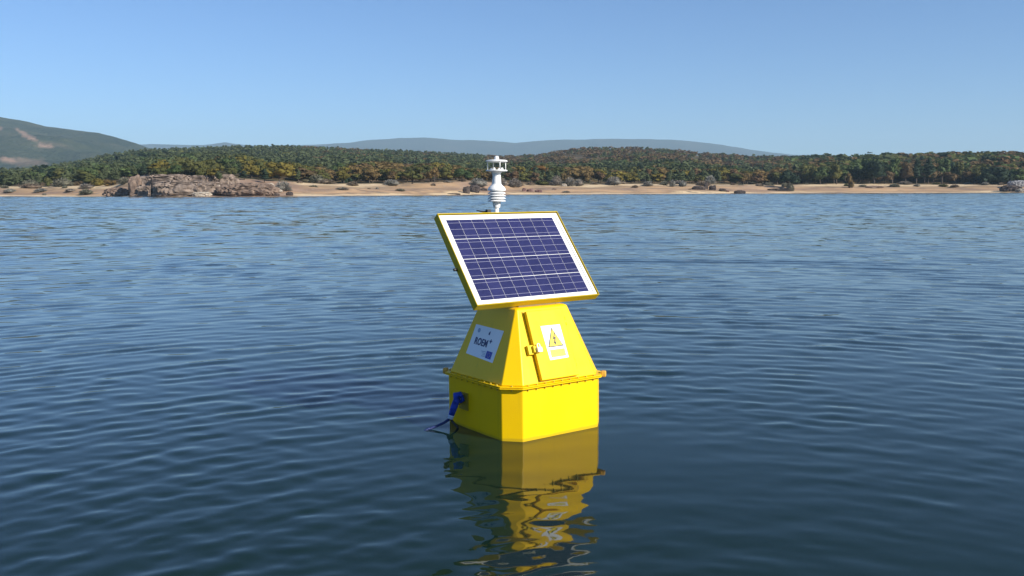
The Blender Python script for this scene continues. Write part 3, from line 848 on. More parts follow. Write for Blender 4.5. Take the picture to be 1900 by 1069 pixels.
PROTO = {}
g0 = np.random.default_rng(21)
for kind, n, nl, sz in (('pine', 4, 330, 0.055), ('oak', 5, 420, 0.062), ('bush', 4, 330, 0.070)):
    for k in range(n):
        V, F = leafy(g0, lobes_for(g0, kind), nl, sz)
        lo, hi = V[:, :2].min(), V[:, :2].max()
        V[:, :2] *= 1.0 / (V[:, 0].max() - V[:, 0].min())       # unit width
        V[:, 2] = (V[:, 2] - (0 if kind != 'bush' else V[:, 2].min())) / (V[:, 2].max() - (0 if kind != 'bush' else V[:, 2].min()))
        cm = mesh_np('crown', V, F)
        bm = bmesh.new()
        lean = g0.uniform(-0.03, 0.03, 2)
        bm_tube(bm, [(0, 0, -0.08), (0, 0, 0.0), (lean[0], lean[1], 0.35), (lean[0] * 2, lean[1] * 2, 0.72)], [0.045, 0.036, 0.026, 0.010], 6)
        for q in range(4):
            a = q * 1.7 + g0.uniform(0, 1)
            bm_tube(bm, [(lean[0], lean[1], 0.26 + 0.09 * q), (0.20 * math.cos(a), 0.20 * math.sin(a), 0.42 + 0.09 * q), (0.30 * math.cos(a), 0.30 * math.sin(a), 0.52 + 0.09 * q)], [0.016, 0.010, 0.005], 5)
        PROTO.setdefault(kind, []).append((cm, mesh_bm('trunk', bm, True)))
# leafless willow: a dome of twigs
for k in range(4):
    n = 520
    a = g0.uniform(0, 6.28, n); el = np.arccos(g0.uniform(0.0, 1.0, n)); ln = g0.uniform(0.6, 1.05, n)
    d = np.stack([np.sin(el) * np.cos(a) * 0.52, np.sin(el) * np.sin(a) * 0.52, np.cos(el) * 0.95 + 0.05], -1)
    tip = d * ln[:, None]; root_ = d * (ln * g0.uniform(0.35, 0.75, n))[:, None]
    side = g0.normal(size=(n, 3)) * 0.022
    V = np.stack([root_ - side, tip - side * 0.5, tip + side * 0.5 + g0.normal(size=(n, 3)) * 0.02, root_ + side], 1).reshape(-1, 3)
    F = np.arange(n * 4).reshape(-1, 4)
    V2, F2 = leafy(g0, [((g0.uniform(-.15, .15), g0.uniform(-.15, .15), 0.35), (0.38, 0.38, 0.42)) for _ in range(3)], 200, 0.05)
    V2[:, 2] = np.maximum(V2[:, 2], -0.02)
    V = np.vstack([V, V2]); F = np.vstack([F, F2 + n * 4])
    V[:, 2] = np.clip(V[:, 2], -0.03, None) / V[:, 2].max(); V[:, :2] /= (V[:, 0].max() - V[:, 0].min())
    PROTO.setdefault('willow', []).append((mesh_np('branches', V, F), None))

def translucent(t, b, col, share=0.35):
    tr = t.nodes.new('ShaderNodeBsdfTranslucent'); t.links.new(col, tr.inputs['Color'])
    ms = t.nodes.new('ShaderNodeMixShader'); ms.inputs[0].default_value = share
    t.links.new(b.outputs[0], ms.inputs[1]); t.links.new(tr.outputs[0], ms.inputs[2])
    t.links.new(ms.outputs[0], t.nodes['Material Output'].inputs['Surface'])

def leaf_mat(name, a, b_):
    m, t, b = mat(name)
    N, L = t.nodes, t.links
    b.inputs['Roughness'].default_value = 0.75; b.inputs['Specular IOR Level'].default_value = 0.15
    oi = N.new('ShaderNodeObjectInfo'); geo = N.new('ShaderNodeNewGeometry')
    q = N.new('ShaderNodeTexNoise'); q.inputs['Scale'].default_value = 0.9; q.inputs['Detail'].default_value = 3
    L.new(geo.outputs['Position'], q.inputs['Vector'])
    ad = N.new('ShaderNodeMath'); ad.operation = 'MULTIPLY_ADD'; ad.inputs[1].default_value = 0.45; L.new(oi.outputs['Random'], ad.inputs[0]); L.new(q.outputs[0], ad.inputs[2])
    rp = N.new('ShaderNodeMapRange'); rp.inputs[1].default_value, rp.inputs[2].default_value = 0.38, 1.02; L.new(ad.outputs[0], rp.inputs[0])
    mx = N.new('ShaderNodeMix'); mx.data_type = 'RGBA'; L.new(rp.outputs[0], mx.inputs[0]); mx.inputs[6].default_value = (*a, 1); mx.inputs[7].default_value = (*b_, 1)
    L.new(mx.outputs[2], b.inputs['Base Color'])
    translucent(t, b, mx.outputs[2])
    return m
LEAF = {'pine': ((0.052, 0.066, 0.031), (0.082, 0.098, 0.046)), 'darkpine': ((0.020, 0.034, 0.020), (0.036, 0.054, 0.030)), 'green': ((0.050, 0.076, 0.028), (0.082, 0.110, 0.040)),
        'olive': ((0.062, 0.068, 0.022), (0.100, 0.098, 0.030)), 'yellow': ((0.105, 0.095, 0.022), (0.155, 0.125, 0.028)), 'ochre': ((0.112, 0.080, 0.032), (0.158, 0.108, 0.042)),
        'orange': ((0.150, 0.080, 0.022), (0.210, 0.110, 0.028)), 'rust': ((0.105, 0.066, 0.034), (0.138, 0.086, 0.044)), 'brown': ((0.085, 0.060, 0.030), (0.130, 0.088, 0.042)),
        'grey': ((0.200, 0.165, 0.135), (0.270, 0.225, 0.185)), 'dry': ((0.170, 0.125, 0.090), (0.235, 0.175, 0.130)), 'greygreen': ((0.130, 0.130, 0.092), (0.175, 0.165, 0.120))}
LEAF = {k: tuple(tuple(min(0.27, c * 1.28) for c in q) for q in v) for k, v in LEAF.items()}
LM = {k: leaf_mat('leaves_' + k, *v) for k, v in LEAF.items()}
M_BARK = simple('bark', (0.075, 0.055, 0.04), 0.9, 0, 0.3, 6)
SPOTS = []
NAMES = {'pine': 'pine_tree', 'oak': 'oak_tree', 'bush': 'leafy_bush', 'willow': 'bare_bush'}
CATS = {'pine': 'tree', 'oak': 'tree', 'bush': 'bush', 'willow': 'bush'}

def ground_d(px, ybase):
    d = np.linspace(D0(px) + 0.5, DC(px), 900)
    yy = y_at(px, terrain_z(px, d), d)
    k = np.argmax(yy <= ybase)
    return float(d[k]) if yy[k] <= ybase else float(D0(px) + BW * 0.9)

def grow(kind, leaf, x, y, z, w, h, label, group=None):
    cm, tm = random.choice(PROTO[kind])
    if kind == 'willow':
        o = put('bare_bush', cm); parts = [(o, LM[leaf])]
        root = o
    else:
        root = empty(NAMES[kind])
        c = put('crown', cm, (), root); parts = [(c, LM[leaf])]
        t = put('trunk', tm, (), root); parts.append((t, M_BARK))
    root.location = (x, y, z - 0.1); root.scale = (w, w, h); root.rotation_euler = (0, 0, random.uniform(0, 6.28))
    for o, m in parts:
        if not o.data.materials: o.data.materials.append(m)
        o.material_slots[0].link = 'OBJECT'; o.material_slots[0].material = m
    tag(root, label, CATS[kind], group)
    SPOTS.append((x, y, w))
    return root

ON_ROCK = {300: 20, 327: 21, 290: 27, 378: 20, 398: 19, 409: 17}      # metres behind the waterline, on top of the outcrop
def plant(px, ybase, wpx, ytop, kind, leaf, label, group=None):
    if px in ON_ROCK:
        d = float(D0(px)) + ON_ROCK[px]; z = float(z_at(px, ybase, d)) - 0.4
    else:
        d = ground_d(px, ybase); z = float(terrain_z(px, d))
    grow(kind, leaf, float(slope_of(px)) * d, d, z, wpx / FOC * d, max(0.8, float(z_at(px, ytop, d)) - z), label, group)

GB, GT = 'bare grey bushes along the strand', 'trees standing at the edge of the wood'
HAND = [
 # left of the rocks
 (12, 338, 30, 320, 'bush', 'greygreen', 'grey-green bush at the far left end of the strand'),
 (45, 336, 28, 316, 'oak', 'green', 'green tree above the sandy strand at far left'),
 (72, 335, 30, 305, 'pine', 'darkpine', 'dark pine above the yellow sand at far left'),
 (58, 346, 34, 331, 'willow', 'greygreen', 'wide grey-green bush over the yellow sand, left of the pair'),
 (92, 346, 16, 326, 'bush', 'olive', 'narrow dark olive bush over the yellow sand between two grey bushes'),
 (118, 346, 40, 328, 'willow', 'greygreen', 'wide grey-green bush over the yellow sand, right of the pair'),
 (130, 333, 26, 314, 'pine', 'darkpine', 'small dark pine behind the wide grey bush on the left'),
 (20, 357, 26, 349, 'willow', 'grey', 'low grey scrub on the yellow sand, leftmost patch'),
 (77, 356, 28, 348, 'willow', 'grey', 'low grey scrub on the yellow sand, second patch from the left'),
 (131, 356, 22, 349, 'willow', 'grey', 'low grey scrub on the yellow sand, third patch from the left'),
 (160, 361, 30, 349, 'willow', 'greygreen', 'low brownish scrub at the water between the yellow sand and the outcrop'),
 (636, 352, 28, 347, 'willow', 'grey', 'flat grey scrub on the sand below the green oak'),
 (743, 354, 22, 349, 'willow', 'greygreen', 'flat grey-green scrub on the sand below the big olive tree'),
 (146, 344, 20, 334, 'bush', 'brown', 'low dark brown bush at the right end of the yellow sand'),
 (182, 345, 32, 330, 'bush', 'yellow', 'low yellow bush left of the rock outcrop'),
 (206, 345, 30, 331, 'bush', 'ochre', 'low ochre bush nearest the left end of the rock outcrop'),
 (232, 342, 26, 327, 'willow', 'greygreen', 'grey-green bush growing behind the sloping left rock'),
 (157, 330, 22, 296, 'pine', 'pine', 'tall pine rising over the wood left of the rocks'),
 # on and behind the rocks
 (300, 327, 36, 306, 'bush', 'olive', 'rounded olive bush on top of the rock outcrop'),
 (327, 326, 34, 304, 'oak', 'green', 'bright green tree on top of the rock outcrop'),
 (290, 314, 26, 302, 'oak', 'yellow', 'yellow tree behind the olive bush on the outcrop'),
 (318, 307, 40, 294, 'oak', 'orange', 'orange tree on the slope above the outcrop, left of two'),
 (350, 306, 40, 292, 'oak', 'ochre', 'ochre tree on the slope above the outcrop, right of two'),
 (378, 325, 22, 310, 'bush', 'olive', 'small olive bush beside the pale rock atop the outcrop'),
 (398, 328, 24, 311, 'oak', 'yellow', 'yellow-green tree on the right part of the outcrop'),
 (409, 330, 18, 316, 'bush', 'pine', 'dark green bush between boulders on the outcrop'),
 (432, 328, 26, 310, 'oak', 'olive', 'olive tree above the right shoulder of the outcrop'),
 (455, 334, 24, 315, 'pine', 'darkpine', 'dark pine at the right end of the outcrop'),
 (470, 326, 32, 297, 'oak', 'yellow', 'yellow oak behind the dark pine at the outcrop end'),
 (492, 339, 24, 312, 'pine', 'darkpine', 'dark tree just left of the large yellow-green oak'),
 (520, 338, 52, 298, 'oak', 'yellow', 'large yellow-green oak right of the rock outcrop'),
 (555, 322, 24, 290, 'pine', 'darkpine', 'tall dark pine right of the large yellow-green oak'),
 (526, 354, 36, 334, 'willow', 'grey', 'bare grey bush on the brown slope right of the outcrop'),
 (588, 340, 36, 322, 'willow', 'greygreen', 'round grey-green bush at the wood edge past the yellow-green oak'),
 (600, 333, 40, 302, 'oak', 'olive', 'olive oak behind the round grey-green bush'),
 (645, 340, 24, 324, 'bush', 'darkpine', 'dark green bush under the ochre oaks'),
 (632, 336, 30, 300, 'oak', 'green', 'green oak left of the row of ochre oaks'),
 (662, 338, 34, 308, 'oak', 'ochre', 'ochre oak, first of the row left of the big olive tree'),
 (692, 340, 36, 310, 'oak', 'ochre', 'ochre oak, second of the row left of the big olive tree'),
 (722, 340, 32, 312, 'oak', 'yellow', 'yellowish oak touching the big olive tree on its left'),
 (766, 342, 58, 307, 'oak', 'olive', 'big round olive tree behind the sandy strand'),
 (807, 339, 26, 309, 'oak', 'ochre', 'ochre oak touching the big olive tree on its right'),
 (830, 337, 34, 305, 'oak', 'olive', 'dark olive oak above the sandy bank left of the mast'),
 (858, 338, 34, 310, 'oak', 'green', 'green oak above the dark rocks left of the mast'),
 (888, 346, 38, 329, 'willow', 'grey', 'bare grey bush just left of the weather mast'),
 (930, 344, 26, 328, 'willow', 'grey', 'bare grey bush just right of the weather mast'),
 # right of the mast
 (956, 347, 30, 329, 'willow', 'grey', 'bare grey bush above the pale spit'),
 (962, 335, 34, 307, 'oak', 'yellow', 'yellow oak behind the bush above the pale spit'),
 (996, 340, 18, 326, 'willow', 'grey', 'small bare bush under the bright orange oak'),
 (1005, 337, 46, 306, 'oak', 'orange', 'bright orange oak right of the weather mast'),
 (1033, 344, 26, 324, 'willow', 'grey', 'bare grey bush right of the bright orange oak'),
 (1042, 331, 26, 309, 'bush', 'olive', 'olive bush behind the strand right of the orange oak'),
 (1058, 345, 24, 327, 'willow', 'grey', 'taller half of a pair of bare bushes on the strand'),
 (1075, 344, 20, 331, 'willow', 'grey', 'shorter half of a pair of bare bushes on the strand'),
 (1089, 339, 16, 326, 'willow', 'greygreen', 'narrow grey bush in front of the yellow oaks'),
 (1085, 337, 30, 313, 'oak', 'ochre', 'ochre oak, first of the row above the broad grey bush'),
 (1112, 337, 32, 312, 'oak', 'yellow', 'yellow oak in the row above the broad grey bush'),
 (1140, 337, 30, 314, 'oak', 'ochre', 'ochre oak right over the broad grey bush'),
 (1139, 343, 32, 326, 'willow', 'grey', 'broad bare grey bush on the strand below the yellow oaks'),
 (1166, 337, 22, 320, 'oak', 'brown', 'brown oak left of the black-green pine'),
 (1189, 336, 30, 305, 'pine', 'darkpine', 'black-green pine at the wood edge right of centre'),
 (1203, 340, 16, 328, 'willow', 'grey', 'small grey bush at the foot of the black-green pine'),
 (1220, 338, 38, 314, 'oak', 'ochre', 'ochre-brown round oak right of the black-green pine'),
 (1257, 338, 36, 317, 'oak', 'rust', 'rust-brown round oak in the middle of three'),
 (1291, 338, 32, 319, 'oak', 'rust', 'rust-red oak at the right end of three'),
 (1250, 322, 50, 302, 'oak', 'green', 'wide green tree above the three rust-brown oaks'),
 (1216, 322, 28, 305, 'pine', 'darkpine', 'dark pine touching the wide green tree'),
 (1248, 346, 14, 332, 'willow', 'grey', 'small bare bush on the sand below the rust oaks, left one'),
 (1267, 346, 16, 334, 'willow', 'grey', 'small bare bush on the sand below the rust oaks, right one'),
 (1318, 341, 24, 324, 'willow', 'grey', 'pale grey bush behind the dark rocks on the strand'),
 (1362, 340, 20, 325, 'bush', 'darkpine', 'dark bush at the foot of the pine belt'),
 # right-hand wood
 (1462, 350, 34, 314, 'oak', 'darkpine', 'dark leaning tree standing down on the strand'),
 (1467, 353, 18, 337, 'willow', 'greygreen', 'round grey bush in front of the dark tree on the strand'),
 (1494, 342, 32, 310, 'oak', 'olive', 'olive tree at the left end of the right-hand wood'),
 (1522, 342, 34, 306, 'oak', 'green', 'green tree left of the tan bush in the right-hand wood'),
 (1552, 342, 36, 302, 'oak', 'olive', 'olive tree behind the tan bush'),
 (1577, 349, 16, 318, 'bush', 'ochre', 'narrow tan bush standing before the right-hand wood'),
 (1592, 341, 30, 308, 'oak', 'darkpine', 'dark tree just right of the tan bush'),
 (1622, 342, 40, 294, 'oak', 'darkpine', 'very dark broad tree in the right-hand wood'),
 (1655, 341, 40, 290, 'oak', 'green', 'tall green round tree beside the very dark broad tree'),
 (1680, 341, 28, 298, 'oak', 'brown', 'brown tree between the tall green tree and the pines'),
 (1700, 341, 34, 292, 'pine', 'darkpine', 'dark pine, left of a close pair on the right'),
 (1722, 341, 34, 289, 'pine', 'darkpine', 'dark pine, right of a close pair on the right'),
 (1748, 341, 38, 292, 'oak', 'green', 'green tree beside the pair of dark pines'),
 (1775, 341, 30, 298, 'oak', 'olive', 'olive tree left of the brown round bush'),
 (1798, 341, 38, 314, 'bush', 'brown', 'brown round bush left of the large dark olive bush'),
 (1841, 342, 60, 308, 'bush', 'darkpine', 'large dark olive round bush near the right edge'),
 (1884, 340, 44, 316, 'bush', 'darkpine', 'dark bush above the pale boulder at the right edge'),
]
for h in HAND:
    plant(*h, group=(GB if h[4] == 'willow' else GT))

def species(px, u, g):
    """what grows where: px along the shore, u from the bank (0) to the crest (1)"""
    q = 0.5 + 1.15 * noise.noise(Vector((px * 0.020, u * 14.0, 0.7))) + g.uniform(-0.22, 0.22)
    q = min(0.999, max(0.0, q))
    if px < 280: tab = [('pine', 'pine', .55), ('oak', 'green', .25), ('oak', 'olive', .15), ('pine', 'darkpine', .05)]
    elif px < 560:
        tab = [('oak', 'olive', .25), ('oak', 'yellow', .2), ('pine', 'pine', .35), ('oak', 'green', .15), ('oak', 'ochre', .05)] if u < .22 else [('pine', 'pine', .62), ('oak', 'green', .2), ('pine', 'darkpine', .1), ('oak', 'olive', .08)]
    elif px < 900:
        tab = [('oak', 'ochre', .34), ('oak', 'olive', .24), ('oak', 'brown', .18), ('pine', 'pine', .12), ('oak', 'yellow', .12)] if u < .20 else [('pine', 'pine', .58), ('oak', 'olive', .14), ('oak', 'green', .2), ('oak', 'brown', .08)]
    elif px < 1460:
        if u < .10: tab = [('oak', 'ochre', .36), ('oak', 'olive', .24), ('oak', 'rust', .14), ('oak', 'yellow', .14), ('pine', 'pine', .12)]
        elif u < .40: tab = [('pine', 'pine', .66), ('oak', 'green', .16), ('oak', 'brown', .10), ('oak', 'olive', .08)]
        else: tab = [('oak', 'brown', .50), ('oak', 'rust', .20), ('oak', 'olive', .17), ('pine', 'pine', .13)]
    elif px < 1640: tab = [('oak', 'olive', .34), ('oak', 'green', .2), ('oak', 'brown', .22), ('pine', 'darkpine', .16), ('pine', 'pine', .08)]
    else: tab = [('oak', 'brown', .36), ('oak', 'olive', .28), ('oak', 'rust', .10), ('pine', 'darkpine', .12), ('oak', 'green', .14)]
    for k, l, p in tab:
        q -= p
        if q <= 0: return k, l
    return tab[0][:2]

def tall(px): return float(np.interp(px, [0, 250, 500, 900, 1400, 1480, 1600, 1900], [5.0, 5.0, 5.0, 5.2, 5.6, 8.0, 9.5, 9.0]))
CLEAR_PX, CLEAR_D = (724, 766), ground_d(745, 308)
def blocked(px, d, h, z):
    if CLEAR_PX[0] - 3 < px < CLEAR_PX[1] + 3 and CLEAR_D - 160 < d < CLEAR_D + 5: return float(y_at(px, z + h, d)) < 310
    return False

LOOK = {'pine': 'mid-green pine', 'darkpine': 'dark pine', 'green': 'green oak', 'olive': 'olive-green oak', 'yellow': 'yellowing oak', 'ochre': 'ochre-leaved oak', 'rust': 'rust-brown oak', 'brown': 'dull brown oak'}
ZONES = [(60, 'at the far left end of the wood', 'left'), (130, 'behind the two wide grey bushes at far left', 'left'), (210, 'behind the low yellow bush left of the rocks', 'left'),
         (300, 'behind the left half of the rock outcrop', 'rocks'), (420, 'behind the right half of the rock outcrop', 'rocks'), (500, 'behind the right shoulder of the rock outcrop', 'rocks'),
         (570, 'around the large yellow-green oak', 'oaks'), (650, 'behind the round grey-green bush', 'oaks'), (735, 'behind the row of ochre oaks', 'oaks'), (800, 'behind the big round olive tree', 'oaks'),
         (880, 'above the dark rocks left of the mast', 'mast'), (960, 'behind the weather mast', 'mast'), (1040, 'behind the bright orange oak', 'mast'), (1160, 'behind the broad bare grey bush', 'mast'),
         (1240, 'behind the black-green pine', 'hill'), (1310, 'behind the rust-brown oaks', 'hill'), (1400, 'behind the right-hand rock cluster', 'hill'), (1470, 'behind the dark leaning tree', 'hill'),
         (1560, 'behind the tan bush', 'right'), (1640, 'around the very dark broad tree', 'right'), (1740, 'behind the close pair of dark pines', 'right'), (1820, 'behind the brown round bush', 'right'),
         (9999, 'behind the large dark olive bush', 'right')]
GROUPS = {'left': 'trees of the wood left of the rocks', 'rocks': 'trees of the wood behind the rocks', 'oaks': 'trees of the wood behind the middle strand', 'mast': 'trees of the wood about the mast',
          'hill': 'trees below the low hill', 'right': 'trees of the right-hand wood'}
ROWS = ['first', 'second', 'third', 'fourth', 'fifth']
def zone(px): return next((z, g) for lim, z, g in ZONES if px < lim)

g1 = np.random.default_rng(33)
n_ind = 0
for row in range(5):
    px = -40.0
    while px < 1940 and n_ind < 205:
        p = px + g1.uniform(-9, 9)
        d = float(D0(p)) + BW + 4 + row * 9.5 + g1.uniform(-3, 3)
        px += 6.6 / d * FOC * g1.uniform(0.9, 1.35)
        u = (d - D0(p) - BW) / (DC(p) - D0(p) - BW)
        z = float(terrain_z(p, d)); k, l = species(p, u, g1)
        hf = g1.uniform(0.75, 1.15)
        h = tall(p) * hf * (1.1 if k == 'pine' else 1) * (0.8 if row == 0 else 1)
        x = float(slope_of(p)) * d
        if any((x - a) ** 2 + (d - b) ** 2 < (c * 0.42 + 1.2) ** 2 for a, b, c in SPOTS) or blocked(p, d, h, z): continue
        if 200 < p < 470 and row == 0: continue
        grow(k, l, x, d, z, h * (0.70 if k == 'pine' else 1.15) * g1.uniform(.85, 1.2), h, ('tall ' if hf > 1.03 else 'short ' if hf < 0.86 else '') + ROWS[row] + '-row ' + LOOK[l] + ' ' + zone(p)[0], GROUPS[zone(p)[1]])
        n_ind += 1

# low scrub scattered along the strand
gs = np.random.default_rng(77)
NEAR = [(60, 'at the far left end of the strand'), (150, 'on the yellow sand left of the rocks'), (205, 'just left of the rock outcrop'), (545, None), (640, 'below the round grey-green bush'), (730, 'below the row of ochre oaks'),
        (800, 'below the big round olive tree'), (900, 'by the dark rocks left of the mast'), (1010, 'by the pale spit'), (1100, 'below the pair of bare bushes'), (1180, 'below the broad bare grey bush'),
        (1290, 'below the rust-brown oaks'), (1390, 'by the right-hand rock cluster'), (1480, 'by the dark leaning tree'), (1600, 'below the tan bush'), (1740, 'below the very dark broad tree'), (1850, 'below the brown round bush'), (1990, 'by the pale boulder at the right edge')]
LOOKS = {'grey': 'grey', 'greygreen': 'grey-green', 'dry': 'dry brown', 'olive': 'dull olive'}
for px in np.arange(4, 1900, 25.0):
    p = float(px + gs.uniform(-9, 9))
    where = next(t for lim, t in NEAR if p < lim)
    if where is None: continue
    leaf = ['grey', 'greygreen', 'dry', 'olive'][gs.choice(4, p=[.34, .26, .30, .10])]
    high = gs.random() < 0.86
    t = gs.uniform(0.62, 0.95) if high else gs.uniform(0.22, 0.6)
    d = float(D0(p)) + BW * t; x = float(slope_of(p)) * d
    if any((x - a) ** 2 + (d - b) ** 2 < (c * 0.5 + 1.0) ** 2 for a, b, c in SPOTS): continue
    h = gs.uniform(0.6, 1.3) * (1.5 if high else 0.7)
    grow('willow', leaf, x, d, float(terrain_z(p, d)), h * gs.uniform(1.9, 4.2), h, ('broad ' if h > 1.2 else 'small ') + LOOKS[leaf] + (' upper' if high else ' lower') + '-strand scrub ' + where, 'low scrub on the strand')

# the rest of the wood: one mass of thousands of small crowns
def build_forest():
    g = np.random.default_rng(44)
    small = {}
    for kind in ('pine', 'oak'):
        for lod, (nl, sz) in enumerate(((110, 0.105), (52, 0.15), (30, 0.20))):
            for k in range(5):
                V, F = leafy(g, lobes_for(g, kind)[::(1 if lod < 1 else 2)], nl, sz, core=(lod == 0))
                V[:, :2] /= (V[:, 0].max() - V[:, 0].min()); V[:, 2] /= V[:, 2].max()
                small.setdefault((kind, lod), []).append((V, F))
    VV, FF, CC, off = [], [], [], 0
    sp = np.array([(a, b, c) for a, b, c in SPOTS])
    d = 250.0
    while d < 1120:
        cell = 6.2 if d < 520 else 7.6
        x0 = -0.76 * d
        n = int(1.52 * d / cell)
        for k in range(n):
            x = x0 + (k + g.uniform(0, 1)) * cell; dd = d + g.uniform(-.5, .5) * cell
            p = float(px_of(x / dd)); d0 = float(D0(p)); dc = float(DC(p))
            if dd < d0 + BW + 5 or dd > dc + 40: continue
            u = (dd - d0 - BW) / (dc - d0 - BW)
            kx, lx = species(p, u, g)
            z = float(terrain_z(p, dd))
            h = tall(p) * g.uniform(0.65, 1.15) * (1.12 if kx == 'pine' else .95)
            if u > 0.8: h *= 0.8
            if 985 < p < 1450 and 0.42 < u < 0.84 and noise.noise(Vector((x * 0.03, dd * 0.012, 4))) > 0.06: continue      # open heath on the low hill
            if 560 < p < 930 and 0.06 < u < 0.45 and noise.noise(Vector((x * 0.035, dd * 0.02, 8))) > 0.26: continue
            if blocked(p, dd, h, z): continue
            if 200 < p < 470 and dd < d0 + BW + 22: continue
            if len(sp) and ((sp[:, 0] - x) ** 2 + (sp[:, 1] - dd) ** 2 < (sp[:, 2] * 0.4 + 1.0) ** 2).any(): continue
            lod = 2 if abs(x / dd) > 0.62 else 0 if dd < 430 else (1 if dd < 680 else 2)
            V, F = small[(kx, lod)][g.integers(5)]
            w = h * (0.92 if kx == 'pine' else 1.4) * g.uniform(.85, 1.25)
            a = g.uniform(0, 6.28); ca, sa = math.cos(a), math.sin(a)
            Q = np.empty_like(V)
            Q[:, 0] = x + (V[:, 0] * ca - V[:, 1] * sa) * w; Q[:, 1] = dd + (V[:, 0] * sa + V[:, 1] * ca) * w; Q[:, 2] = z - 0.2 + V[:, 2] * h
            c0, c1 = LEAF[lx]
            t = g.uniform(0, 1); col = np.array(c0) * (1 - t) + np.array(c1) * t
            cc = col[None, :] * g.uniform(0.8, 1.25, (len(F), 1))
            VV.append(Q); FF.append(F + off); off += len(V); CC.append(cc)
        d += cell
    V = np.vstack(VV); F = np.vstack(FF); C = np.vstack(CC)
    me = mesh_np('far_wood', V, F)
    at = me.color_attributes.new('leaf_colour', 'FLOAT_COLOR', 'CORNER')
    c4 = np.ones((len(F) * 4, 4), np.float32); c4[:, :3] = np.repeat(C, 4, 0)
    at.data.foreach_set('color', c4.ravel())
    m, t, b = mat('far_leaves')
    a = t.nodes.new('ShaderNodeAttribute'); a.attribute_name = 'leaf_colour'
    t.links.new(a.outputs['Color'], b.inputs['Base Color'])
    translucent(t, b, a.outputs['Color'])
    b.inputs['Roughness'].default_value = 0.8; b.inputs['Specular IOR Level'].default_value = 0.1
    tag(put('far_wood', me, m), kind='stuff')
    print('forest faces', len(F), 'individual trees', n_ind, 'hand', len(HAND))
build_forest()

# ------------------------------------------------------------------ rocks
def rock_mat(name, a, b_, c):
    m, t, b = mat(name)
    N, L = t.nodes, t.links
    b.inputs['Roughness'].default_value = 0.95; b.inputs['Specular IOR Level'].default_value = 0.15
    geo = N.new('ShaderNodeNewGeometry')
    q = N.new('ShaderNodeTexNoise'); q.inputs['Scale'].default_value = 0.55; q.inputs['Detail'].default_value = 9; q.inputs['Roughness'].default_value = 0.62
    L.new(geo.outputs['Position'], q.inputs['Vector'])
    cr = N.new('ShaderNodeValToRGB'); L.new(q.outputs[0], cr.inputs[0])
    cr.color_ramp.elements.new(0.5)
    for e, (p, cc) in zip(cr.color_ramp.elements, ((0.33, a), (0.5, b_), (0.66, c))): e.position = p; e.color = (*cc, 1)
    L.new(cr.outputs[0], b.inputs['Base Color'])
    bp = N.new('ShaderNodeBump'); bp.inputs['Strength'].default_value = 0.7; bp.inputs['Distance'].default_value = 0.5
    L.new(q.outputs[0], bp.inputs['Height']); L.new(bp.outputs[0], b.inputs['Normal'])
    return m
RM = {'granite': rock_mat('granite', (0.09, 0.07, 0.058), (0.225, 0.175, 0.140), (0.32, 0.255, 0.21)),
      'pale': rock_mat('pale_rock', (0.25, 0.22, 0.18), (0.38, 0.33, 0.27), (0.46, 0.41, 0.34)),
      'brown': rock_mat('brown_rock', (0.12, 0.085, 0.068), (0.20, 0.145, 0.112), (0.27, 0.20, 0.155)),
      'dark': rock_mat('dark_rock', (0.035, 0.030, 0.030), (0.065, 0.052, 0.048), (0.12, 0.095, 0.08)),
      'red': rock_mat('reddish_rock', (0.10, 0.055, 0.05), (0.17, 0.10, 0.09), (0.26, 0.18, 0.15)),
      'grey': rock_mat('pale_grey_rock', (0.15, 0.15, 0.155), (0.25, 0.25, 0.26), (0.34, 0.34, 0.345))}

def rock(px, ybase, wpx, ytop, m, label, group, depth=0.8, block=0.55, seed=None, tilt=0.0):
    d = ground_d(px, ybase)
    zb = float(terrain_z(px, d))
    w = wpx / FOC * d; h = max(0.5, float(z_at(px, ytop, d)) - zb)
    sd = seed if seed is not None else px
    bm = bmesh.new(); bmesh.ops.create_icosphere(bm, subdivisions=5 if wpx > 40 else 4, radius=1)
    e = 1.0 - block
    for v in bm.verts:
        p = v.co
        q = Vector([math.copysign(abs(c) ** e, c) for c in p]) if block else p.copy()
        q = p.lerp(q, 0.75)
        big = noise.fractal(p * 1.5 + Vector((sd, 1, 2)), 0.9, 2.1, 5)
        crack = noise.voronoi(Vector((p.x * w, p.y * w * depth, p.z * h)) * (1.5 / max(h, 1.2)) + Vector((sd, 3, 1)))[0]
        cr = min(1.0, (crack[1] - crack[0]) * 3.5)
        q = q * (1 + 0.16 * big) * (0.84 + 0.16 * cr)
        v.co = Vector((q.x * w / 2 + tilt * q.z * w / 2, q.y * w * depth / 2, (q.z * 0.62 + 0.38) * h))
    me = mesh_bm('boulder', bm)
    o = put('boulder', me, RM[m])
    o.location = (float(slope_of(px)) * d, d, zb - 0.15)
    tag(o, label, 'rock', group)
    return o

GO, GD, GS = 'boulders of the rock outcrop', 'dark rocks along the strand', 'small rocks on the strand'
rock(222, 364, 56, 346, 'brown', 'low brown rock sloping to the water at the left end of the outcrop', GO, 0.7, 0.2)
rock(252, 363, 24, 325, 'brown', 'upright dark brown rock column left of the outcrop block', GO, 0.9, 0.5)
rock(271, 347, 34, 324, 'granite', 'square pinkish block high at the left of the outcrop', GO, 0.9, 0.6)
rock(271, 363, 30, 343, 'granite', 'low pinkish block at the waterline left of the dark cleft', GO, 0.9, 0.6)
rock(349, 362, 114, 333, 'granite', 'huge whaleback boulder right of the dark cleft', GO, 0.5, 0.55)
rock(318, 350, 74, 323, 'granite', 'flat-topped ledge above the left half of the whaleback', GO, 1.0, 0.6)
rock(288, 363, 15, 330, 'dark', 'dark filler standing for the shade deep in the cleft left of the whaleback', GO, 0.6, 0.5)  # added filler: its dark colour gives the cleft its shadow
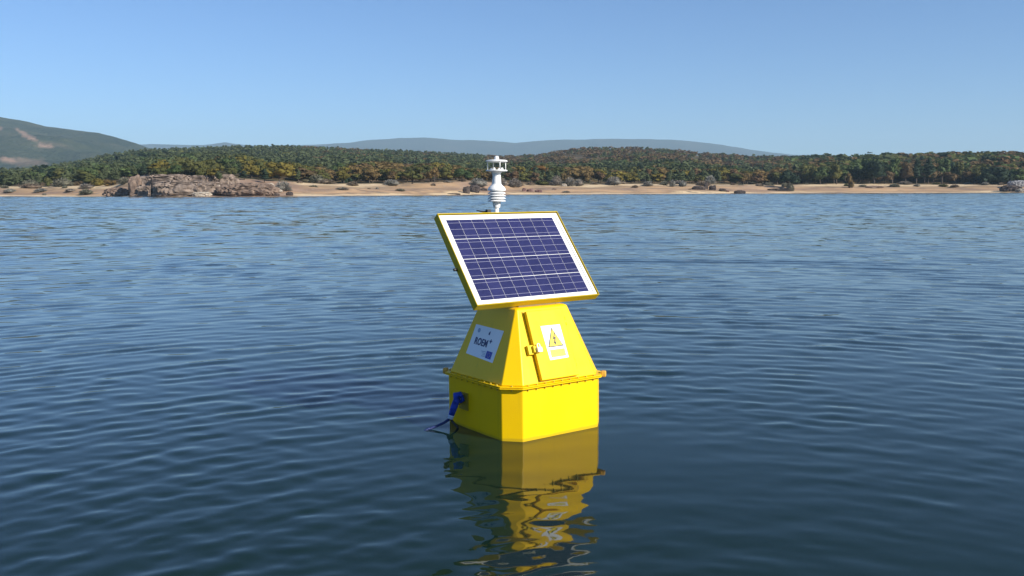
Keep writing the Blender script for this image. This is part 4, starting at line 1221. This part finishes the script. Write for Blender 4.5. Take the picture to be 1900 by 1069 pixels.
rock(376, 350, 58, 325, 'granite', 'flat-topped ledge above the right half of the whaleback', GO, 1.1, 0.6)
rock(422, 349, 40, 323, 'granite', 'rough pinkish block at the right shoulder of the outcrop', GO, 0.8, 0.5)
rock(404, 360, 34, 342, 'pale', 'pale block at the waterline right of the whaleback', GO, 0.8, 0.5)
rock(315, 364, 30, 352, 'dark', 'dark broken rocks at the foot of the whaleback', GO, 0.8, 0.3)
rock(376, 364, 36, 355, 'pale', 'pale washed slab at the foot of the whaleback', GO, 0.7, 0.4)
rock(462, 362, 112, 338, 'brown', 'long low reddish-brown slab right of the outcrop', GO, 0.5, 0.3)
rock(355, 326, 30, 306, 'pale', 'pale pointed rock on top of the outcrop', GO, 0.9, 0.3)
rock(278, 324, 22, 312, 'pale', 'pale slanting rock behind the square block', GO, 0.8, 0.3, tilt=0.3)
rock(424, 312, 18, 302, 'pale', 'pale rock showing among the trees above the outcrop', GO, 0.8, 0.4)
rock(459, 322, 13, 313, 'pale', 'small pale rock among trees right of the outcrop', GO, 0.8, 0.4)
rock(499, 345, 22, 339, 'pale', 'pale ledge under the large yellow-green oak', GS, 0.6, 0.4)
rock(512, 356, 26, 350, 'pale', 'pale ledge on the brown slope near the water', GS, 0.6, 0.4)
rock(514, 364, 12, 357, 'dark', 'dark stone at the waterline, left of two below the pale ledge', GS, 0.8, 0.3)
rock(538, 363, 13, 354, 'dark', 'dark stone at the waterline, right of two below the pale ledge', GS, 0.8, 0.3)
rock(866, 359, 14, 345, 'dark', 'dark upright rock left of the weather mast', GD, 0.8, 0.4)
rock(881, 357, 22, 342, 'dark', 'largest dark rock beside the weather mast', GD, 0.8, 0.4)
rock(897, 354, 16, 348, 'dark', 'low dark rock touching the mast', GD, 0.8, 0.3)
rock(842, 361, 26, 358, 'dark', 'thin dark ledge lying along the waterline left of the mast', GD, 0.5, 0.3)
rock(973, 356, 8, 348, 'red', 'small reddish stone on the pale spit, left of three', GS, 0.8, 0.3)
rock(985, 356, 14, 349, 'red', 'reddish stone on the pale spit, middle of three', GS, 0.8, 0.3)
rock(1000, 357, 14, 351, 'red', 'reddish stone on the pale spit, right of three', GS, 0.8, 0.3)
rock(1029, 353, 8, 348, 'brown', 'small brown stone on the sand right of the spit', GS, 0.8, 0.3)
rock(1047, 346, 10, 340, 'pale', 'pale stone between two bare bushes', GS, 0.8, 0.3)
rock(1297, 352, 26, 344, 'dark', 'low dark rock at the left of the right-hand rock cluster', GD, 0.6, 0.2)
rock(1310, 351, 9, 338, 'dark', 'thin upright dark rock in the right-hand rock cluster', GD, 0.9, 0.4)
rock(1323, 353, 14, 343, 'dark', 'dark peaked rock in the right-hand rock cluster', GD, 0.8, 0.3)
rock(1341, 355, 14, 349, 'dark', 'dark low stone right of the peaked rock', GD, 0.8, 0.3)
rock(1351, 356, 6, 352, 'red', 'tiny reddish stone between dark stones', GS, 0.8, 0.3)
rock(1373, 359, 22, 352, 'dark', 'dark flat rock lying at the waterline on the right', GD, 0.6, 0.3)
rock(1446, 354, 46, 349, 'dark', 'long dark ledge standing in for the shadow below the leaning dark tree', GD, 0.5, 0.2)  # shadow on the strand, modelled as a low dark shape
rock(1622, 349, 34, 344, 'brown', 'low brown ledge below the very dark broad tree', GS, 0.5, 0.3)
rock(1876, 355, 36, 342, 'dark', 'dark rock below the pale boulder at the right edge', GD, 0.7, 0.3)
rock(1886, 347, 32, 334, 'grey', 'pale grey boulder at the right edge of the shore', GS, 0.7, 0.4)
rock(1900, 356, 30, 349, 'pale', 'pale slab at the waterline by the right edge', GS, 0.6, 0.3)
# bare sandy ledge in the wood
o = rock(744, 309, 36, 303, 'pale', 'bare pale ledge showing high in the wood left of the mast', GS, 0.4, 0.6)

# tell look-alikes in one spot apart by their place in it
same = {}
for o in bpy.data.objects:
    if o.parent is None and o.get('label'): same.setdefault(o['label'], []).append(o)
for lab, obs in same.items():
    n = len(obs)
    if n in (2, 3) and len(lab.split()) <= 13:
        obs.sort(key=lambda o: o.location.x / o.location.y)
        for o, w in zip(obs, ('left', 'right') if n == 2 else ('left', 'middle', 'right')):
            o['label'] = w + ' of ' + ('two: ' if n == 2 else 'three: ') + lab
